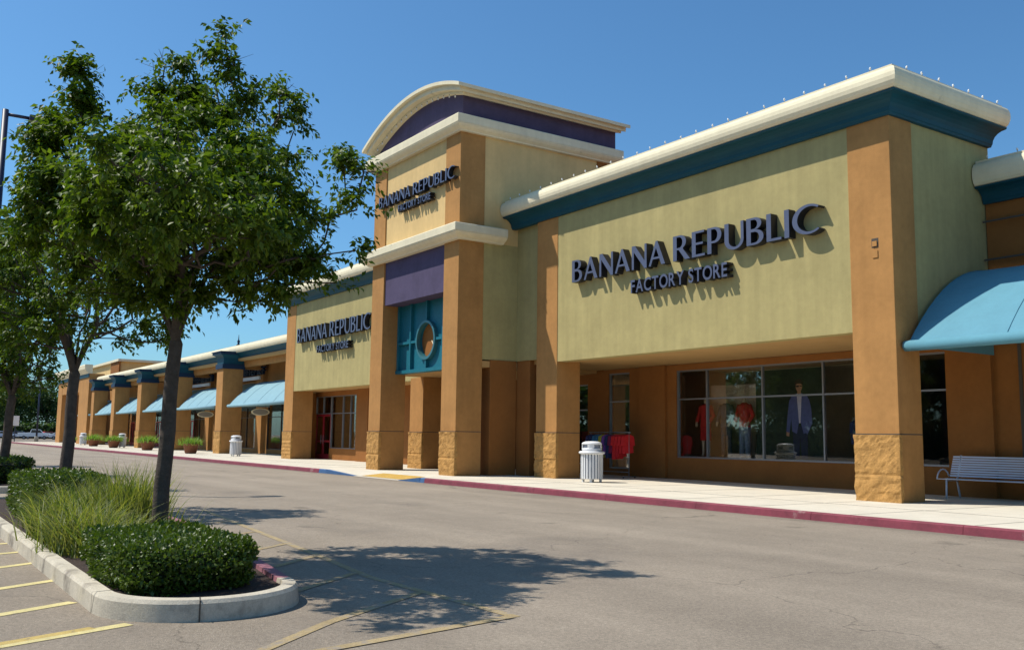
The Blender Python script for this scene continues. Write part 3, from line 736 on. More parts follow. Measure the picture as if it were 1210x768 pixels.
# ------------------------------------------------------------------ lettering
def arc(cx, cy, rx, ry, a0, a1, n=12):
    return [(cx+rx*math.cos(R(a0+(a1-a0)*i/n)), cy+ry*math.sin(R(a0+(a1-a0)*i/n))) for i in range(n+1)]
G = {
 'B': (.58, [[(0, 0), (.3, 0)]+arc(.30, .275, .28, .275, -90, 90)+arc(.28, .775, .235, .225, -90, 90)+[(0, 1)],
             [(.15, .075), (.27, .075)]+arc(.27, .275, .16, .20, -90, 90)+[(.15, .475)], [(.15, .585), (.25, .585)]+arc(.25, .755, .125, .17, -90, 90)+[(.15, .925)]]),
 'A': (.76, [[(0, 0), (.10, 0), (.19, .26), (.50, .26), (.585, 0), (.76, 0), (.41, 1.0), (.33, 1.0)], [(.218, .345), (.47, .345), (.345, .72)]]),
 'N': (.72, [[(0, 0), (.10, 0), (.10, .74), (.61, -.02), (.72, -.02), (.72, 1), (.62, 1), (.62, .30), (.16, 1), (0, 1)]]),
 'R': (.66, [[(0, 0), (.15, 0), (.15, .42), (.23, .42), (.48, 0), (.68, 0), (.40, .44)]+arc(.28, .725, .25, .275, -58, 90)+[(0, 1)],
             [(.15, .50), (.25, .50)]+arc(.25, .715, .135, .215, -90, 90)+[(.15, .93)]]),
 'E': (.50, [[(0, 0), (.50, 0), (.50, .09), (.15, .09), (.15, .465), (.43, .465), (.43, .55), (.15, .55), (.15, .915), (.48, .915), (.48, 1), (0, 1)]]),
 'P': (.54, [[(0, 0), (.15, 0), (.15, .39), (.27, .39)]+arc(.27, .695, .26, .305, -90, 90)+[(0, 1)], [(.15, .475), (.25, .475)]+arc(.25, .70, .13, .225, -90, 90)+[(.15, .925)]]),
 'U': (.68, [[(0, 1), (0, .33)]+arc(.34, .33, .34, .35, 180, 360)+[(.68, 1), (.58, 1), (.58, .35)]+arc(.365, .35, .215, .27, 360, 180)+[(.15, 1)]]),
 'L': (.48, [[(0, 0), (.48, 0), (.48, .09), (.15, .09), (.15, 1), (0, 1)]]),
 'I': (.15, [[(0, 0), (.15, 0), (.15, 1), (0, 1)]]),
 'C': (.80, [arc(.5, .5, .5, .52, 50, 310, 26)+arc(.54, .5, .385, .435, 308, 52, 26)]),
}
def curve_mesh(cu, name, mats):
    o = bpy.data.objects.new("tmp", cu); C.objects.link(o)
    dg = bpy.context.evaluated_depsgraph_get(); me = bpy.data.meshes.new_from_object(o.evaluated_get(dg))
    bpy.data.objects.remove(o); me.name = name; me.materials.clear()
    for m in mats: me.materials.append(m)
    for p in me.polygons: p.material_index = 0 if p.normal.z > .9 else 1; p.use_smooth = False
    return me
def glyph_mesh(ch, sx, h, depth):
    cu = bpy.data.curves.new(ch, 'CURVE'); cu.dimensions = '2D'; cu.fill_mode = 'BOTH'; cu.extrude = depth/2; 
    for poly in G[ch][1]:
        sp = cu.splines.new('POLY'); sp.points.add(len(poly)-1); sp.use_cyclic_u = True
        for i, (x, y) in enumerate(poly): sp.points[i].co = (x*sx, y*h, 0, 1)
    return curve_mesh(cu, "letter", [face_m, black])
def font_mesh(ch, h, depth):
    cu = bpy.data.curves.new(ch, 'FONT'); cu.body = ch; cu.size = h/0.70; cu.extrude = depth/2; cu.offset = h*0.022
    return curve_mesh(cu, "letter", [face_m, black])
def word(parent, text, x0, x1, y, z, h, depth, custom=True):
    """stands the letters of one word upright between x0 and x1, faces towards -Y"""
    og = ORG[parent.name]; items = []
    if custom:
        gap = .10; tot = sum(G[c][0] for c in text)+gap*(len(text)-1)
        sx = (x1-x0)/tot; x = 0
        for c in text:
            items.append((x*sx, glyph_mesh(c, sx, h, depth))); x += G[c][0]+gap
    else:
        x = 0; raw = []
        for c in text:
            if c == ' ': x += h*.42; continue
            me = font_mesh(c, h, depth); xs_ = [v.co.x for v in me.vertices]
            for v in me.vertices: v.co.x -= min(xs_)
            raw.append((x, me)); x += max(xs_)-min(xs_)+h*.13
        k = (x1-x0)/(x-h*.13)
        for xx, me in raw:
            for v in me.vertices: v.co.x *= k
            items.append((xx*k, me))
    for dx, me in items:
        o = bpy.data.objects.new("letter", me); C.objects.link(o); o.parent = parent
        o.rotation_euler = (R(90), 0, 0); o.location = (x0+dx-og[0], y-og[1], z-og[2])
def sign(x0, x1, y, z, h, label, depth, fz, fh, f0, f1):
    t = thing("wall_sign", label, "sign", ((x0+x1)/2, y, z), "channel letter shop signs")
    L = x1-x0; a = x0+L*.450; b = x0+L*.484
    word(t, "BANANA", x0, a, y-depth/2, z, h, depth); word(t, "REPUBLIC", b, x1, y-depth/2, z, h, depth)
    word(t, "FACTORY STORE", f0, f1, y-depth/2, fz, fh, depth, False)
    return t
sign(-24.48, -14.60, 19.21, 6.62, .73, "largest channel letter sign on the sunlit olive wall beside the corner pillar", .25, 5.92, .39, -21.55, -17.62)
sign(-34.48, -28.42, 16.88, 10.72, .46, "channel letter sign high on the tan tower front below the arched gable", .22, 10.28, .26, -32.75, -30.15)
sign(-49.92, -40.62, 19.60, 6.55, .78, "channel letter sign on the olive wing left of the tower", .25, 5.83, .36, -47.03, -43.05)

# far signs of the arcade: dark stroke lettering too small to read
def far_sign(x0, x1, z, label):
    random.seed(int(-x0)); t = thing("wall_sign", label, "sign", ((x0+x1)/2, 22.9, z), "dark signs above the arcade awnings")
    x = x0
    while x < x1-.3:
        w = random.uniform(.38, .6); mb = MB(); k = random.randint(0, 3); y0_, y1_ = 22.78, 22.96
        mb.box(x, x+.13, y0_, y1_, z, z+.56)
        if k != 1: mb.box(x+.13, x+w-.1, y0_, y1_, z+.46, z+.56)
        if k != 2: mb.box(x+.13, x+w-.1, y0_, y1_, z, z+.10)
        if k in (0, 1): mb.box(x+w-.16, x+w-.03, y0_, y1_, z+.02, z+.54)
        mb.box(x+.13, x+w-.12, y0_, y1_, z+.24, z+.33)
        mb.build("letter", navy, t); x += w+.06
    mb = MB(); mb.box(x0-.1, x1-.9, 22.80, 22.92, z-.34, z-.10); mb.build("panel", white, t)
far_sign(-84.2, -76.8, 5.72, "dark lettered sign with white strip under it beside the second teal capped pillar")
far_sign(-72.2, -64.8, 5.72, "dark lettered sign with white strip under it beside the nearest teal capped pillar")
# oval blade signs
def oval_sign(x, label):
    t = thing("oval_sign", label, "sign", (x, 21.2, 2.9), "oval blade signs under the awnings"); n = 24
    mb = MB(); mb.prism_x([(21.3+.62*math.cos(2*math.pi*i/n), 2.95+.24*math.sin(2*math.pi*i/n)) for i in range(n)], x-.03, x+.03); mb.build("panel", cream, t)
    mb = MB(); mb.prism_x([(21.3+.52*math.cos(2*math.pi*i/n), 2.95+.18*math.sin(2*math.pi*i/n)) for i in range(n)], x+.03, x+.04); mb.build("inner_panel", mat("sign_grey", (.32, .29, .25)), t)
    mb = MB(); 
    for y in (20.95, 21.65): mb.tube([(x, y, 3.1), (x, y, 3.9)], .012, 5)
    mb.build("hanger", bronze, t)
oval_sign(-60.9, "cream oval sign hanging under the awning nearest the olive wing"); oval_sign(-73.2, "cream oval sign hanging under the second awning from the olive wing")

# ------------------------------------------------------------------ street furniture
def trash_can(x, y, label):
    t = thing("trash_can", label, "trash can", (x, y, Z), "white slatted trash cans on the walk")
    mb = MB(); n = 22
    mb.lathe([(.30, Z+.10), (.31, Z+.14), (.31, Z+.84), (.30, Z+.86)], x, y, 24, 1)
    for i in range(n):
        a = 2*math.pi*i/n; ca, sa = math.cos(a), math.sin(a); w = .026
        P = [(x+ca*.345-sa*s_*w, y+sa*.345+ca*s_*w) for s_ in (-1, 1)]+[(x+ca*.325-sa*s_*w, y+sa*.325+ca*s_*w) for s_ in (1, -1)]
        mb.prism_z(P, Z+.11, Z+.88)
    mb.build("slatted_body", [white, mat("liner_grey", (.45, .46, .5), .6)], t)
    mb = MB(); mb.lathe([(.33, Z+.86), (.40, Z+.88), (.41, Z+.92), (.38, Z+.95), (.33, Z+.96)], x, y, 28); mb.build("rim", white, t)
    mb = MB()
    mb.lathe([(.29, Z+.955), (.31, Z+1.0), (.31, Z+1.05)], x, y, 28)
    for i in range(4):
        a0 = math.pi/4+i*math.pi/2; pts = []
        for j in range(4):
            a = a0-.35+.7*j/3; pts.append((x+.31*math.cos(a), y+.31*math.sin(a)))
        for j in range(3, -1, -1):
            a = a0-.35+.7*j/3; pts.append((x+.28*math.cos(a), y+.28*math.sin(a)))
        mb.prism_z(pts[::-1], Z+1.04, Z+1.17)
    mb.lathe([(.31, Z+1.16), (.315, Z+1.19), (.29, Z+1.22), (.20, Z+1.255), (.05, Z+1.265)], x, y, 28)
    mb.lathe([(.26, Z+1.03), (.26, Z+1.17)], x, y, 16, 1)
    mb.build("domed_lid", [white, mat("lid_inner", (.30, .32, .37), .6)], t)
    for i in range(4):
        a = math.pi/4+i*math.pi/2
        mb = MB(); cx_, cy_ = x+.27*math.cos(a), y+.27*math.sin(a); mb.box(cx_-.03, cx_+.03, cy_-.03, cy_+.03, Z, Z+.11); mb.build("foot", white, t)
    return t
tc0 = trash_can(-23.15, 18.75, "white slatted trash can beside the pillar left of the show window")
dup(tc0, (-57.6, 18.7, Z), "white trash can between the olive wing and the nearest teal capped pillar")
dup(tc0, (-89.5, 18.8, Z), "white trash can among the middle arcade planters")
dup(tc0, (-108.0, 18.8, Z), "white trash can farthest left along the arcade")

bt = thing("bench", "pale grey slatted metal bench under the blue awning", "bench", (-12.0, 22.3, Z))
mb = MB()
bx0, bx1 = -13.65, -10.0
for i in range(9):       # seat slats
    y = 22.02+i*.055; z = Z+.46-.012*math.sin(i/8*math.pi); mb.box(bx0, bx1, y, y+.04, z, z+.016)
mb.build("seat", benchm, bt)
mb = MB()
for i in range(9):
    z = Z+.52+i*.058; y = 22.53+i*.022; mb.add([(xx, y+dy, z+dz) for xx in (bx0+.05, bx1-.05) for dy, dz in ((0, 0), (.012, .0), (.028, .042), (.016, .042))], [(0, 1, 2, 3), (4, 7, 6, 5), (0, 4, 5, 1), (1, 5, 6, 2), (2, 6, 7, 3), (3, 7, 4, 0)])
mb.build("backrest", benchm, bt)
for x in (bx0+.25, (bx0+bx1)/2+.85, ):
    mb = MB(); mb.tube([(x, 22.02, Z), (x, 22.05, Z+.44), (x, 22.5, Z+.44), (x, 22.60, Z+.62), (x, 22.74, Z+1.04)], .024, 8)
    mb.tube([(x, 22.5, Z+.44), (x, 22.62, Z)], .024, 8); mb.build("leg", benchm, bt)
for x in (bx0, (bx0+bx1)/2+.95):
    mb = MB(); mb.tube([(x, 22.05, Z+.46)]+[(x, 22.06+.26*(1-math.cos(R(a))), Z+.46+.24*math.sin(R(a))) for a in (20, 45, 70, 90, 110, 140, 165)]+[(x, 22.60, Z+.56)], .018, 8)
    mb.build("armrest", benchm, bt)

def planter(x, y, label, s=1.0, seed=1):
    rnd = np.random.RandomState(seed); t = thing("planter", label, "planter", (x, y, Z), "planters along the arcade walk")
    mb = MB(); mb.lathe([(.30*s, Z), (.34*s, Z+.05), (.46*s, Z+.50*s), (.54*s, Z+.52*s), (.55*s, Z+.60*s), (.48*s, Z+.60*s), (.46*s, Z+.53*s)], x, y, 16); mb.build("pot", terra, t)
    blades(t, "foliage", [(x+rnd.normal()*.28*s, y+rnd.normal()*.28*s, Z+.5*s) for _ in range(420)], .62*s, .035, leafP, rnd, spread=.75, droop=.8)
    return t
def blades(parent, name, pts, length, width, m, rnd, spread=.5, droop=.6, segs=4, origin=None, tilt=None):
    V = []; F = []
    for p in pts:
        a = rnd.uniform(0, 2*math.pi); L = length*rnd.uniform(.55, 1.1); sp = spread*rnd.uniform(.2, 1.0)
        d = np.array([math.cos(a)*sp, math.sin(a)*sp, 1.0]); d /= np.linalg.norm(d); side = np.array([-math.sin(a), math.cos(a), 0])*width/2
        side = side*math.cos(.6)+np.array([math.cos(a), math.sin(a), 0])*math.sin(.6)*width/2*rnd.choice([-1, 1])
        q = np.array(p, float); n0 = len(V)
        for i in range(segs+1):
            w = (1-(i/segs)**1.5)+.04; V.append(q-side*w); V.append(q+side*w)
            q = q+d*L/segs; d = d+np.array([math.cos(a)*.25, math.sin(a)*.25, -.55])*droop/segs*1.6*(i+1)/2; d /= np.linalg.norm(d)
        for i in range(segs): F.append((n0+2*i, n0+2*i+1, n0+2*i+3, n0+2*i+2))
    mb = MB(); mb.add(V, F); 
    return mb.build(name, m, parent, smooth=True, origin=origin)
planter(-65.2, 18.1, "leafy planter nearest the camera, right of the slatted bin's pillar", 1.1, 1)
planter(-77.2, 18.1, "second leafy planter from the camera along the arcade", 1.15, 2)
planter(-89.0, 18.0, "third leafy planter from the camera along the arcade", 1.1, 3)
planter(-98.0, 18.0, "fourth leafy planter from the camera along the arcade", 1.15, 4)
planter(-112.0, 18.2, "fifth planter at the end building, small and dark", 0.9, 5)

# ------------------------------------------------------------------ shop window figures and clothes
def cloth(name, col): return mat("cloth_"+name, col, .9, var=.12, scale=8)
def figure(x, y, top, bottom, label, skirt=False, arms=1):
    t = thing("mannequin", label, "mannequin", (x, y, .55)); z = .55; k = 1.0
    mb = MB()
    mb.tube([(x, y, z+1.42), (x, y, z+1.56), (x, y-.01, z+1.62)], [.055, .05, .052], 10)
    for s_ in (-1, 1):
        mb.tube([(x+s_*.09, y, z+.86), (x+s_*.10, y, z+.48), (x+s_*.11, y+.01, z+.08), (x+s_*.11, y-.06, z+.02)], [.085, .055, .035, .03], 8)
        e = (x+s_*.30, y+.02, z+1.12); mb.tube([(x+s_*.19, y, z+1.40), e, (x+s_*(.24 if arms else .34), y-.14, z+.92), (x+s_*(.22 if arms else .35), y-.18, z+.84)], [.05, .042, .03, .035], 8)
    mb.tube([(x, y, z+.84), (x, y, z+1.0), (x, y, z+1.2), (x, y, z+1.38), (x, y, z+1.45)], [.15, .13, .15, .16, .08], 12, ell=.65)
    mb.build("body", skin_m, t)
    mb = MB(); mb.tube([(x, y, z+.82), (x, y, z+1.0), (x, y, z+1.2), (x, y, z+1.38), (x, y, z+1.47)], [.20, .175, .19, .20, .09], 14, ell=.68)
    for s_ in (-1, 1): mb.tube([(x+s_*.17, y, z+1.40), (x+s_*.30, y+.02, z+1.12), (x+s_*.25, y-.12, z+.96)], [.075, .062, .055], 8)
    mb.build("top", top, t)
    mb = MB()
    if skirt: mb.tube([(x, y, z+.86), (x, y, z+.45)], [.18, .20], 14, ell=.7)
    else:
        for s_ in (-1, 1): mb.tube([(x+s_*.085, y, z+.88), (x+s_*.10, y, z+.48), (x+s_*.11, y, z+.06)], [.11, .085, .075], 10)
    mb.build("skirt" if skirt else "trousers", bottom, t); t.location.z = .93; t.scale = (1.15, 1.1, 1.22); return t
red = cloth("red", (.70, .02, .025)); grey = cloth("grey", (.13, .15, .16)); blue = cloth("navy", (.03, .045, .14)); jean = cloth("denim", (.22, .30, .45)); lightc = cloth("pale", (.55, .58, .62))
pur = cloth("purple", (.22, .08, .42)); ylw = cloth("yellow", (.50, .50, .08)); azure = cloth("azure", (.06, .22, .42)); wine = cloth("wine", (.25, .02, .08)); tealc = cloth("teal", (.05, .22, .22))
figure(-23.05, 23.66, red, red, "mannequin in red jacket and short skirt leftmost in the show window", skirt=True)
figure(-22.15, 23.70, grey, grey, "mannequin in dark grey sweater and trousers in the show window")
figure(-21.3, 23.64, red, jean, "mannequin in red sweater and pale trousers right of the grey one")
mb = MB(); mb.box(-23.1, -21.0, 23.98, 24.04, 2.35, 3.35)
tag(mb.build("wooden_banner", cloth("driftwood", (.70, .58, .46)), bevel=.01), "pale wooden banner board hung behind the red and grey mannequins", "banner")
pt = thing("window_poster", "tall dark poster of a man in a navy blazer inside the show window", "poster", (-19.7, 23.88, .55))
mb = MB(); mb.box(-21.0, -18.4, 23.86, 23.9, .92, 3.75); mb.build("panel", cloth("poster_green", (.03, .045, .025)), pt)
def flat(pts, y, m, name):
    mb = MB(); mb.prism_y(pts, y-.006, y); mb.build(name, m, pt)
px = -19.25
navy_b = cloth("blazer", (.11, .13, .30)); dkt = cloth("dark_trousers", (.035, .04, .07)); skin_p = cloth("skin", (.50, .27, .16))
flat([(px-.27, .96), (px-.05, .96), (px-.01, 1.75), (px+.04, .96), (px+.27, .96), (px+.28, 1.95), (px-.28, 1.95)], 23.858, dkt, "trousers")
flat([(px-.30, 1.80), (px-.12, 1.72), (px-.03, 2.1), (px+.03, 2.1), (px+.14, 1.72), (px+.31, 1.80), (px+.34, 2.35), (px+.38, 2.72), (px+.30, 2.88), (px+.10, 2.97), (px-.10, 2.97), (px-.30, 2.88), (px-.38, 2.72), (px-.33, 2.35)], 23.850, navy_b, "blazer")
flat([(px-.52, 1.78), (px-.40, 1.74), (px-.31, 2.30), (px-.28, 2.86), (px-.38, 2.76), (px-.46, 2.3)], 23.846, navy_b, "sleeve")
flat([(px+.34, 2.05), (px+.20, 1.78), (px+.28, 1.70), (px+.47, 2.05), (px+.44, 2.5), (px+.37, 2.78), (px+.29, 2.84)], 23.846, navy_b, "sleeve")
flat([(px-.02, 2.05), (px+.03, 2.05), (px+.10, 2.96), (px-.09, 2.96)], 23.842, cloth("shirt", (.60, .58, .70)), "shirt")
flat([(px-.52, 1.66), (px-.42, 1.64), (px-.40, 1.76), (px-.51, 1.78)], 23.842, skin_p, "hand")
flat([(px-.06, 2.94), (px+.07, 2.94), (px+.07, 3.08), (px-.06, 3.08)], 23.842, skin_p, "neck")
flat([(px+.125*math.cos(2*math.pi*i/20)+.005, 3.19+.17*math.sin(2*math.pi*i/20)) for i in range(20)], 23.838, skin_p, "face")
flat([(px-.14, 3.22), (px-.06, 3.27), (px+.08, 3.27), (px+.15, 3.21), (px+.15, 3.34), (px+.06, 3.41), (px-.07, 3.40), (px-.14, 3.33)], 23.834, cloth("hair", (.05, .03, .02)), "hair")
flat([(px-.11, 3.17), (px-.01, 3.16), (px+.01, 3.20), (px+.12, 3.17), (px+.12, 3.21), (px-.11, 3.21)], 23.832, black, "glasses")

def rack(x0, x1, y, label, cols, garlabel, zt=1.72):
    t = thing("clothes_rack", label, "clothes rack", ((x0+x1)/2, y, Z)); 
    mb = MB(); mb.tube([(x0-.08, y, zt), (x1+.08, y, zt)], .016, 8)
    for x in (x0, x1):
        mb.tube([(x, y, zt), (x, y, Z+.08)], .016, 8); mb.tube([(x, y-.28, Z+.05), (x, y+.28, Z+.05)], .018, 8)
    mb.tube([(x0, y, Z+.2), (x1, y, Z+.2)], .012, 6)
    mb.build("frame", alu, t)
    for i in range(2):
        mb = MB(); xx = x0 if i == 0 else x1; mb.lathe([(.03, Z), (.03, Z+.05)], xx, y-.26, 8); mb.lathe([(.03, Z), (.03, Z+.05)], xx, y+.26, 8); mb.build("castor", bronze, t)
    n = len(cols)
    for i, (m, nm) in enumerate(cols):
        x = x0+.06+(x1-x0-.12)*i/(n-1); w = .055+.02*random.random(); L = random.uniform(.72, .95); sw = .23
        mb = MB(); g = []
        # hanging shirt seen edge-on with shoulders, sleeves and wavy hem
        top = [(y-.05, zt-.07), (y-sw, zt-.14), (y-sw-.05, zt-.45), (y-sw+.03, zt-.46), (y-sw+.05, zt-.3), (y-sw+.02, zt-L), (y+sw-.02, zt-L+.03), (y+sw-.05, zt-.3), (y+sw-.03, zt-.46), (y+sw+.05, zt-.45), (y+sw, zt-.14), (y+.05, zt-.07)]
        mb.prism_x(top, x-w, x+w); o = mb.build("hanging_shirt", m, bevel=.02, origin=(x, y, zt))
        tag(o, garlabel.format(nm), "shirt", "shirts on hanging rails")
        hk = MB(); hk.tube([(x, y, zt-.07), (x, y, zt+.02), (x, y+.02, zt+.035)], .005, 5); hk.build("hanger", alu, o)
random.seed(11)
rack(-27.1, -25.0, 21.9, "chrome clothes rack outside the shop behind the white trash can", [(blue, "navy"), (blue, "navy"), (azure, "azure"), (azure, "azure"), (ylw, "yellow"), (pur, "purple"), (blue, "navy"), (wine, "wine"), (red, "red"), (red, "red"), (red, "red"), (red, "red")],
     "{} shirt on the rack behind the white trash can")
rack(-34.6, -33.3, 20.9, "clothes rack in the passage under the teal screen", [(blue, "navy"), (grey, "grey"), (wine, "wine"), (pur, "purple"), (lightc, "pale")], "{} shirt on the rack under the teal screen")
rack(-30.6, -29.6, 21.3, "clothes rack between the tower and the store pillars", [(grey, "grey"), (tealc, "teal"), (lightc, "pale")], "{} shirt on the rack between tower and store pillars")
mb = MB()
rack(-17.6, -16.0, 24.3, "clothes rack inside at the right of the show window", [(blue, "navy"), (red, "red"), (tealc, "teal"), (lightc, "pale"), (grey, "grey"), (wine, "wine")], "{} shirt on the rack inside the show window", 2.2)
rp = thing("red_display_stand", "dark red display cabinet in the passage under the teal screen", "display stand", (-32.4, 20.7, Z))
mb = MB(); mb.box(-32.8, -32.4, 20.4, 20.9, Z, 1.75); mb.build("cabinet", cloth("redwood", (.22, .03, .02)), rp)
mb = MB(); mb.box(-32.86, -32.34, 20.34, 20.96, 1.75, 1.80); mb.build("top_board", redp, rp)

# ------------------------------------------------------------------ lamp posts
def lamp_post(x, y, h, label, arm=(0, 1.3), double=False, rad=.085):
    t = thing("lamp_post", label, "lamp post", (x, y, 0), "parking lot lamp posts")
    mb = MB(); mb.lathe([(.28, 0), (.28, .7), (.26, .75)], x, y, 16); mb.build("footing", kerb_m, t)
    mb = MB(); mb.tube([(x, y, .7), (x, y, h)], [rad*1.1, rad*.9], 8); mb.build("pole", post_m, t)
    for s_ in ((1, -1) if double else (1,)):
        ax, ay = arm[0]*s_, arm[1]*s_
        mb = MB(); mb.tube([(x, y, h-.12), (x+ax*.45, y+ay*.45, h-.12)], .045, 8); mb.build("arm", post_m, t)
        mb = MB(); hh = MB(); w = .19
        L = math.hypot(ax, ay); d = (ax/L, ay/L); nn = (-d[1], d[0]); c0 = (x+ax*.42, y+ay*.42); c1 = (x+ax, y+ay)
        mb.prism_z([(c0[0]-nn[0]*w, c0[1]-nn[1]*w), (c1[0]-nn[0]*w, c1[1]-nn[1]*w), (c1[0]+nn[0]*w, c1[1]+nn[1]*w), (c0[0]+nn[0]*w, c0[1]+nn[1]*w)], h-.2, h-.06)
        o = mb.build("lamp_head", post_m, t, bevel=.02)
        mb = MB(); w = .14; mb.prism_z([(c0[0]-nn[0]*w+d[0]*.08, c0[1]-nn[1]*w+d[1]*.08), (c1[0]-nn[0]*w-d[0]*.08, c1[1]-nn[1]*w-d[1]*.08), (c1[0]+nn[0]*w-d[0]*.08, c1[1]+nn[1]*w-d[1]*.08), (c0[0]+nn[0]*w+d[0]*.08, c0[1]+nn[1]*w+d[1]*.08)], h-.215, h-.2); mb.build("lens", alu, o)
    return t
lamp_post(-26.9, 2.31, 9.75, "dark blue lamp post with one flat head rising behind the left trees")
lamp_post(-158, 21.0, 9.3, "distant lamp post with two heads over the parked cars", (2.2, 2.2), True, .12)

# ------------------------------------------------------------------ trees
def leaf_mesh(P, D, Nn, L, Wd, fold=.25):
    n = len(P); S_ = np.cross(D, Nn); S_ /= np.linalg.norm(S_, axis=1)[:, None]+1e-9
    Nn = np.cross(S_, D); L = L[:, None]; Wd = Wd[:, None]
    b = P; tip = P+D*L-Nn*L*.12; m0 = P+D*L*.42
    l = m0+S_*Wd+Nn*Wd*fold; r_ = m0-S_*Wd+Nn*Wd*fold
    V = np.stack([b, l, tip, r_], 1).reshape(-1, 3)
    return V
def leaves_object(name, V, m, parent, origin):
    n = len(V)//4; me = bpy.data.meshes.new(name)
    V = V-np.array(origin)
    me.vertices.add(len(V)); me.vertices.foreach_set('co', V.astype(np.float32).ravel())
    base = np.arange(n)*4
    idx = np.stack([base, base+1, base+2, base, base+2, base+3], 1).ravel()
    me.loops.add(len(idx)); me.loops.foreach_set('vertex_index', idx.astype(np.int32))
    me.polygons.add(2*n); me.polygons.foreach_set('loop_start', (np.arange(2*n)*3).astype(np.int32))
    me.update(calc_edges=True); me.materials.append(m)
    o = bpy.data.objects.new(name, me); C.objects.link(o); o.parent = parent; ORG[o.name] = Vector(origin); return o
def unit(a): return a/(np.linalg.norm(a, axis=-1, keepdims=True)+1e-9)
def make_tree(base, fork, lobes, npts, leaves_per, lsize, label, seed, trunk_r=.13, group=None, bare=(), leafm=leafA, name="island_tree"):
    rnd = np.random.RandomState(seed)
    t = thing(name, label, "tree", base, group)
    lob = np.array(lobes, float); vol = lob[:, 3]**1.95; vol /= vol.sum()
    pts = []
    for _ in range(npts):
        l = lob[rnd.choice(len(lob), p=vol)]; d = unit(rnd.normal(size=3)); rr_ = l[3]*rnd.uniform(0.15, 1)**.5
        pts.append(l[:3]+d*rr_*np.array([1, 1, .9]))
    pts = np.array(pts); fk = np.array(fork, float)
    order = np.argsort(np.linalg.norm(pts-fk, axis=1)); pts = pts[order]
    nodes = [fk]; par = [-1]; plen = [0.0]; isleaf = [False]
    NA = np.zeros((npts*14+20, 3)); NA[0] = fk; PL = np.zeros(len(NA)); cnt = 1
    for q_ in range(5):                      # steep main limbs leaving the fork in a vase
        an = q_*2*math.pi/5+rnd.uniform(-.3, .3); ln = rnd.uniform(.75, 1.25); tl = rnd.uniform(.28, .55); prev = 0
        for i in range(1, 6):
            s_ = i/5*ln; NA[cnt] = fk+np.array([math.cos(an)*tl*s_*(.7+.5*s_), math.sin(an)*tl*s_*(.7+.5*s_), s_]); PL[cnt] = s_*.25
            par.append(prev); isleaf.append(False); prev = cnt; cnt += 1
    for p in pts:
        A = NA[:cnt]; dv = np.linalg.norm(A-p, axis=1)
        back = np.maximum(0, A[:, 2]-p[2])*0.9
        cost = dv+.42*PL[:cnt]+back; j = int(np.argmin(cost)); dist = dv[j]
        k = max(1, int(dist/.22)); prev = j; a = A[j].copy()
        # gentle upward bow plus jitter
        for i in range(1, k+1):
            s_ = i/k; q = a+(p-a)*s_; q = q+np.array([0, 0, 1])*(-.10*dist*math.sin(math.pi*s_))*(1 if dist < .8 else .6)
            if i < k: q = q+rnd.normal(size=3)*.018
            if cnt >= len(NA): break
            NA[cnt] = q; PL[cnt] = PL[prev]+dist/k; par.append(prev); isleaf.append(i == k); prev = cnt; cnt += 1
    N_ = cnt; nodes = NA[:N_]
    w = np.zeros(N_)
    kids = [[] for _ in range(N_)]
    for i in range(1, N_): kids[par[i]].append(i)
    for i in range(N_-1, -1, -1):
        w[i] = sum(w[c] for c in kids[i]) if kids[i] else 1.0
    rad = .0055+ (trunk_r*.95-.0055)*(w/w[0])**.56
    # limbs and twigs as tubes along chains
    mb = MB(); bs = np.array(base, float)
    k = 7; tp = [tuple(bs+(fk-bs)*(i/k)+np.array([math.sin(i*1.3)*.012, math.cos(i*1.7)*.012, 0])) for i in range(k+1)]
    tr = [trunk_r*(1.35 if i == 0 else 1.02-.20*i/k) for i in range(k+1)]
    top = fk+np.array([0, 0, .10]); mb.tube(tp+[tuple(top)], tr+[trunk_r*.5], 12)
    done = set()
    stack = [(0, c) for c in kids[0]]
    while stack:
        p0, c = stack.pop(); chain = [p0, c]; cur = c
        while kids[cur]:
            ks = sorted(kids[cur], key=lambda q: -w[q])
            for q in ks[1:]: stack.append((cur, q))
            cur = ks[0]; chain.append(cur)
        P = [tuple(nodes[i]) for i in chain]; Rr = [min(rad[i], rad[chain[1]]) for i in chain]
        if Rr[1] < .009: n_ = 3
        elif Rr[1] < .03: n_ = 5
        else: n_ = 8
        mb.tube(P, Rr, n_, cap=False)
    for (a, b) in bare:
        a = np.array(a, float); b = np.array(b, float); a2 = nodes[int(np.argmin(np.linalg.norm(nodes-a, axis=1)))]; b = a2+(b-a)*1.0; a = a2; mid = (a+b)/2+rnd.normal(size=3)*.04
        mb.tube([tuple(a), tuple(mid), tuple(b)], [.008, .005, .002], 4, cap=False)
        for _ in range(3):
            q = a+(b-a)*rnd.uniform(.35, .9); e = q+(b-a)*.25+rnd.normal(size=3)*.08; mb.tube([tuple(q), tuple(e)], [.004, .0015], 3, cap=False)
    mb.build("trunk", bark, t, smooth=True)
    # leaves in drooping sprays around the fine nodes
    ends = np.array([i for i in range(N_) if w[i] <= 3.0])
    tot = int(npts*leaves_per); nt = tot//9
    wt_ = np.exp(rnd.normal(size=len(ends))*.85); wt_ /= wt_.sum()
    src = rnd.choice(ends, nt, p=wt_); P0 = nodes[src]+rnd.normal(size=(nt, 3))*.05
    pd = nodes[src]-nodes[np.array([par[i] if par[i] >= 0 else 0 for i in src])]
    td = unit(unit(pd)*.9+rnd.normal(size=(nt, 3))*.75+np.array([0, 0, .05])); TL = rnd.uniform(.10, .34, nt)*(lsize/.085)**.5
    V = []
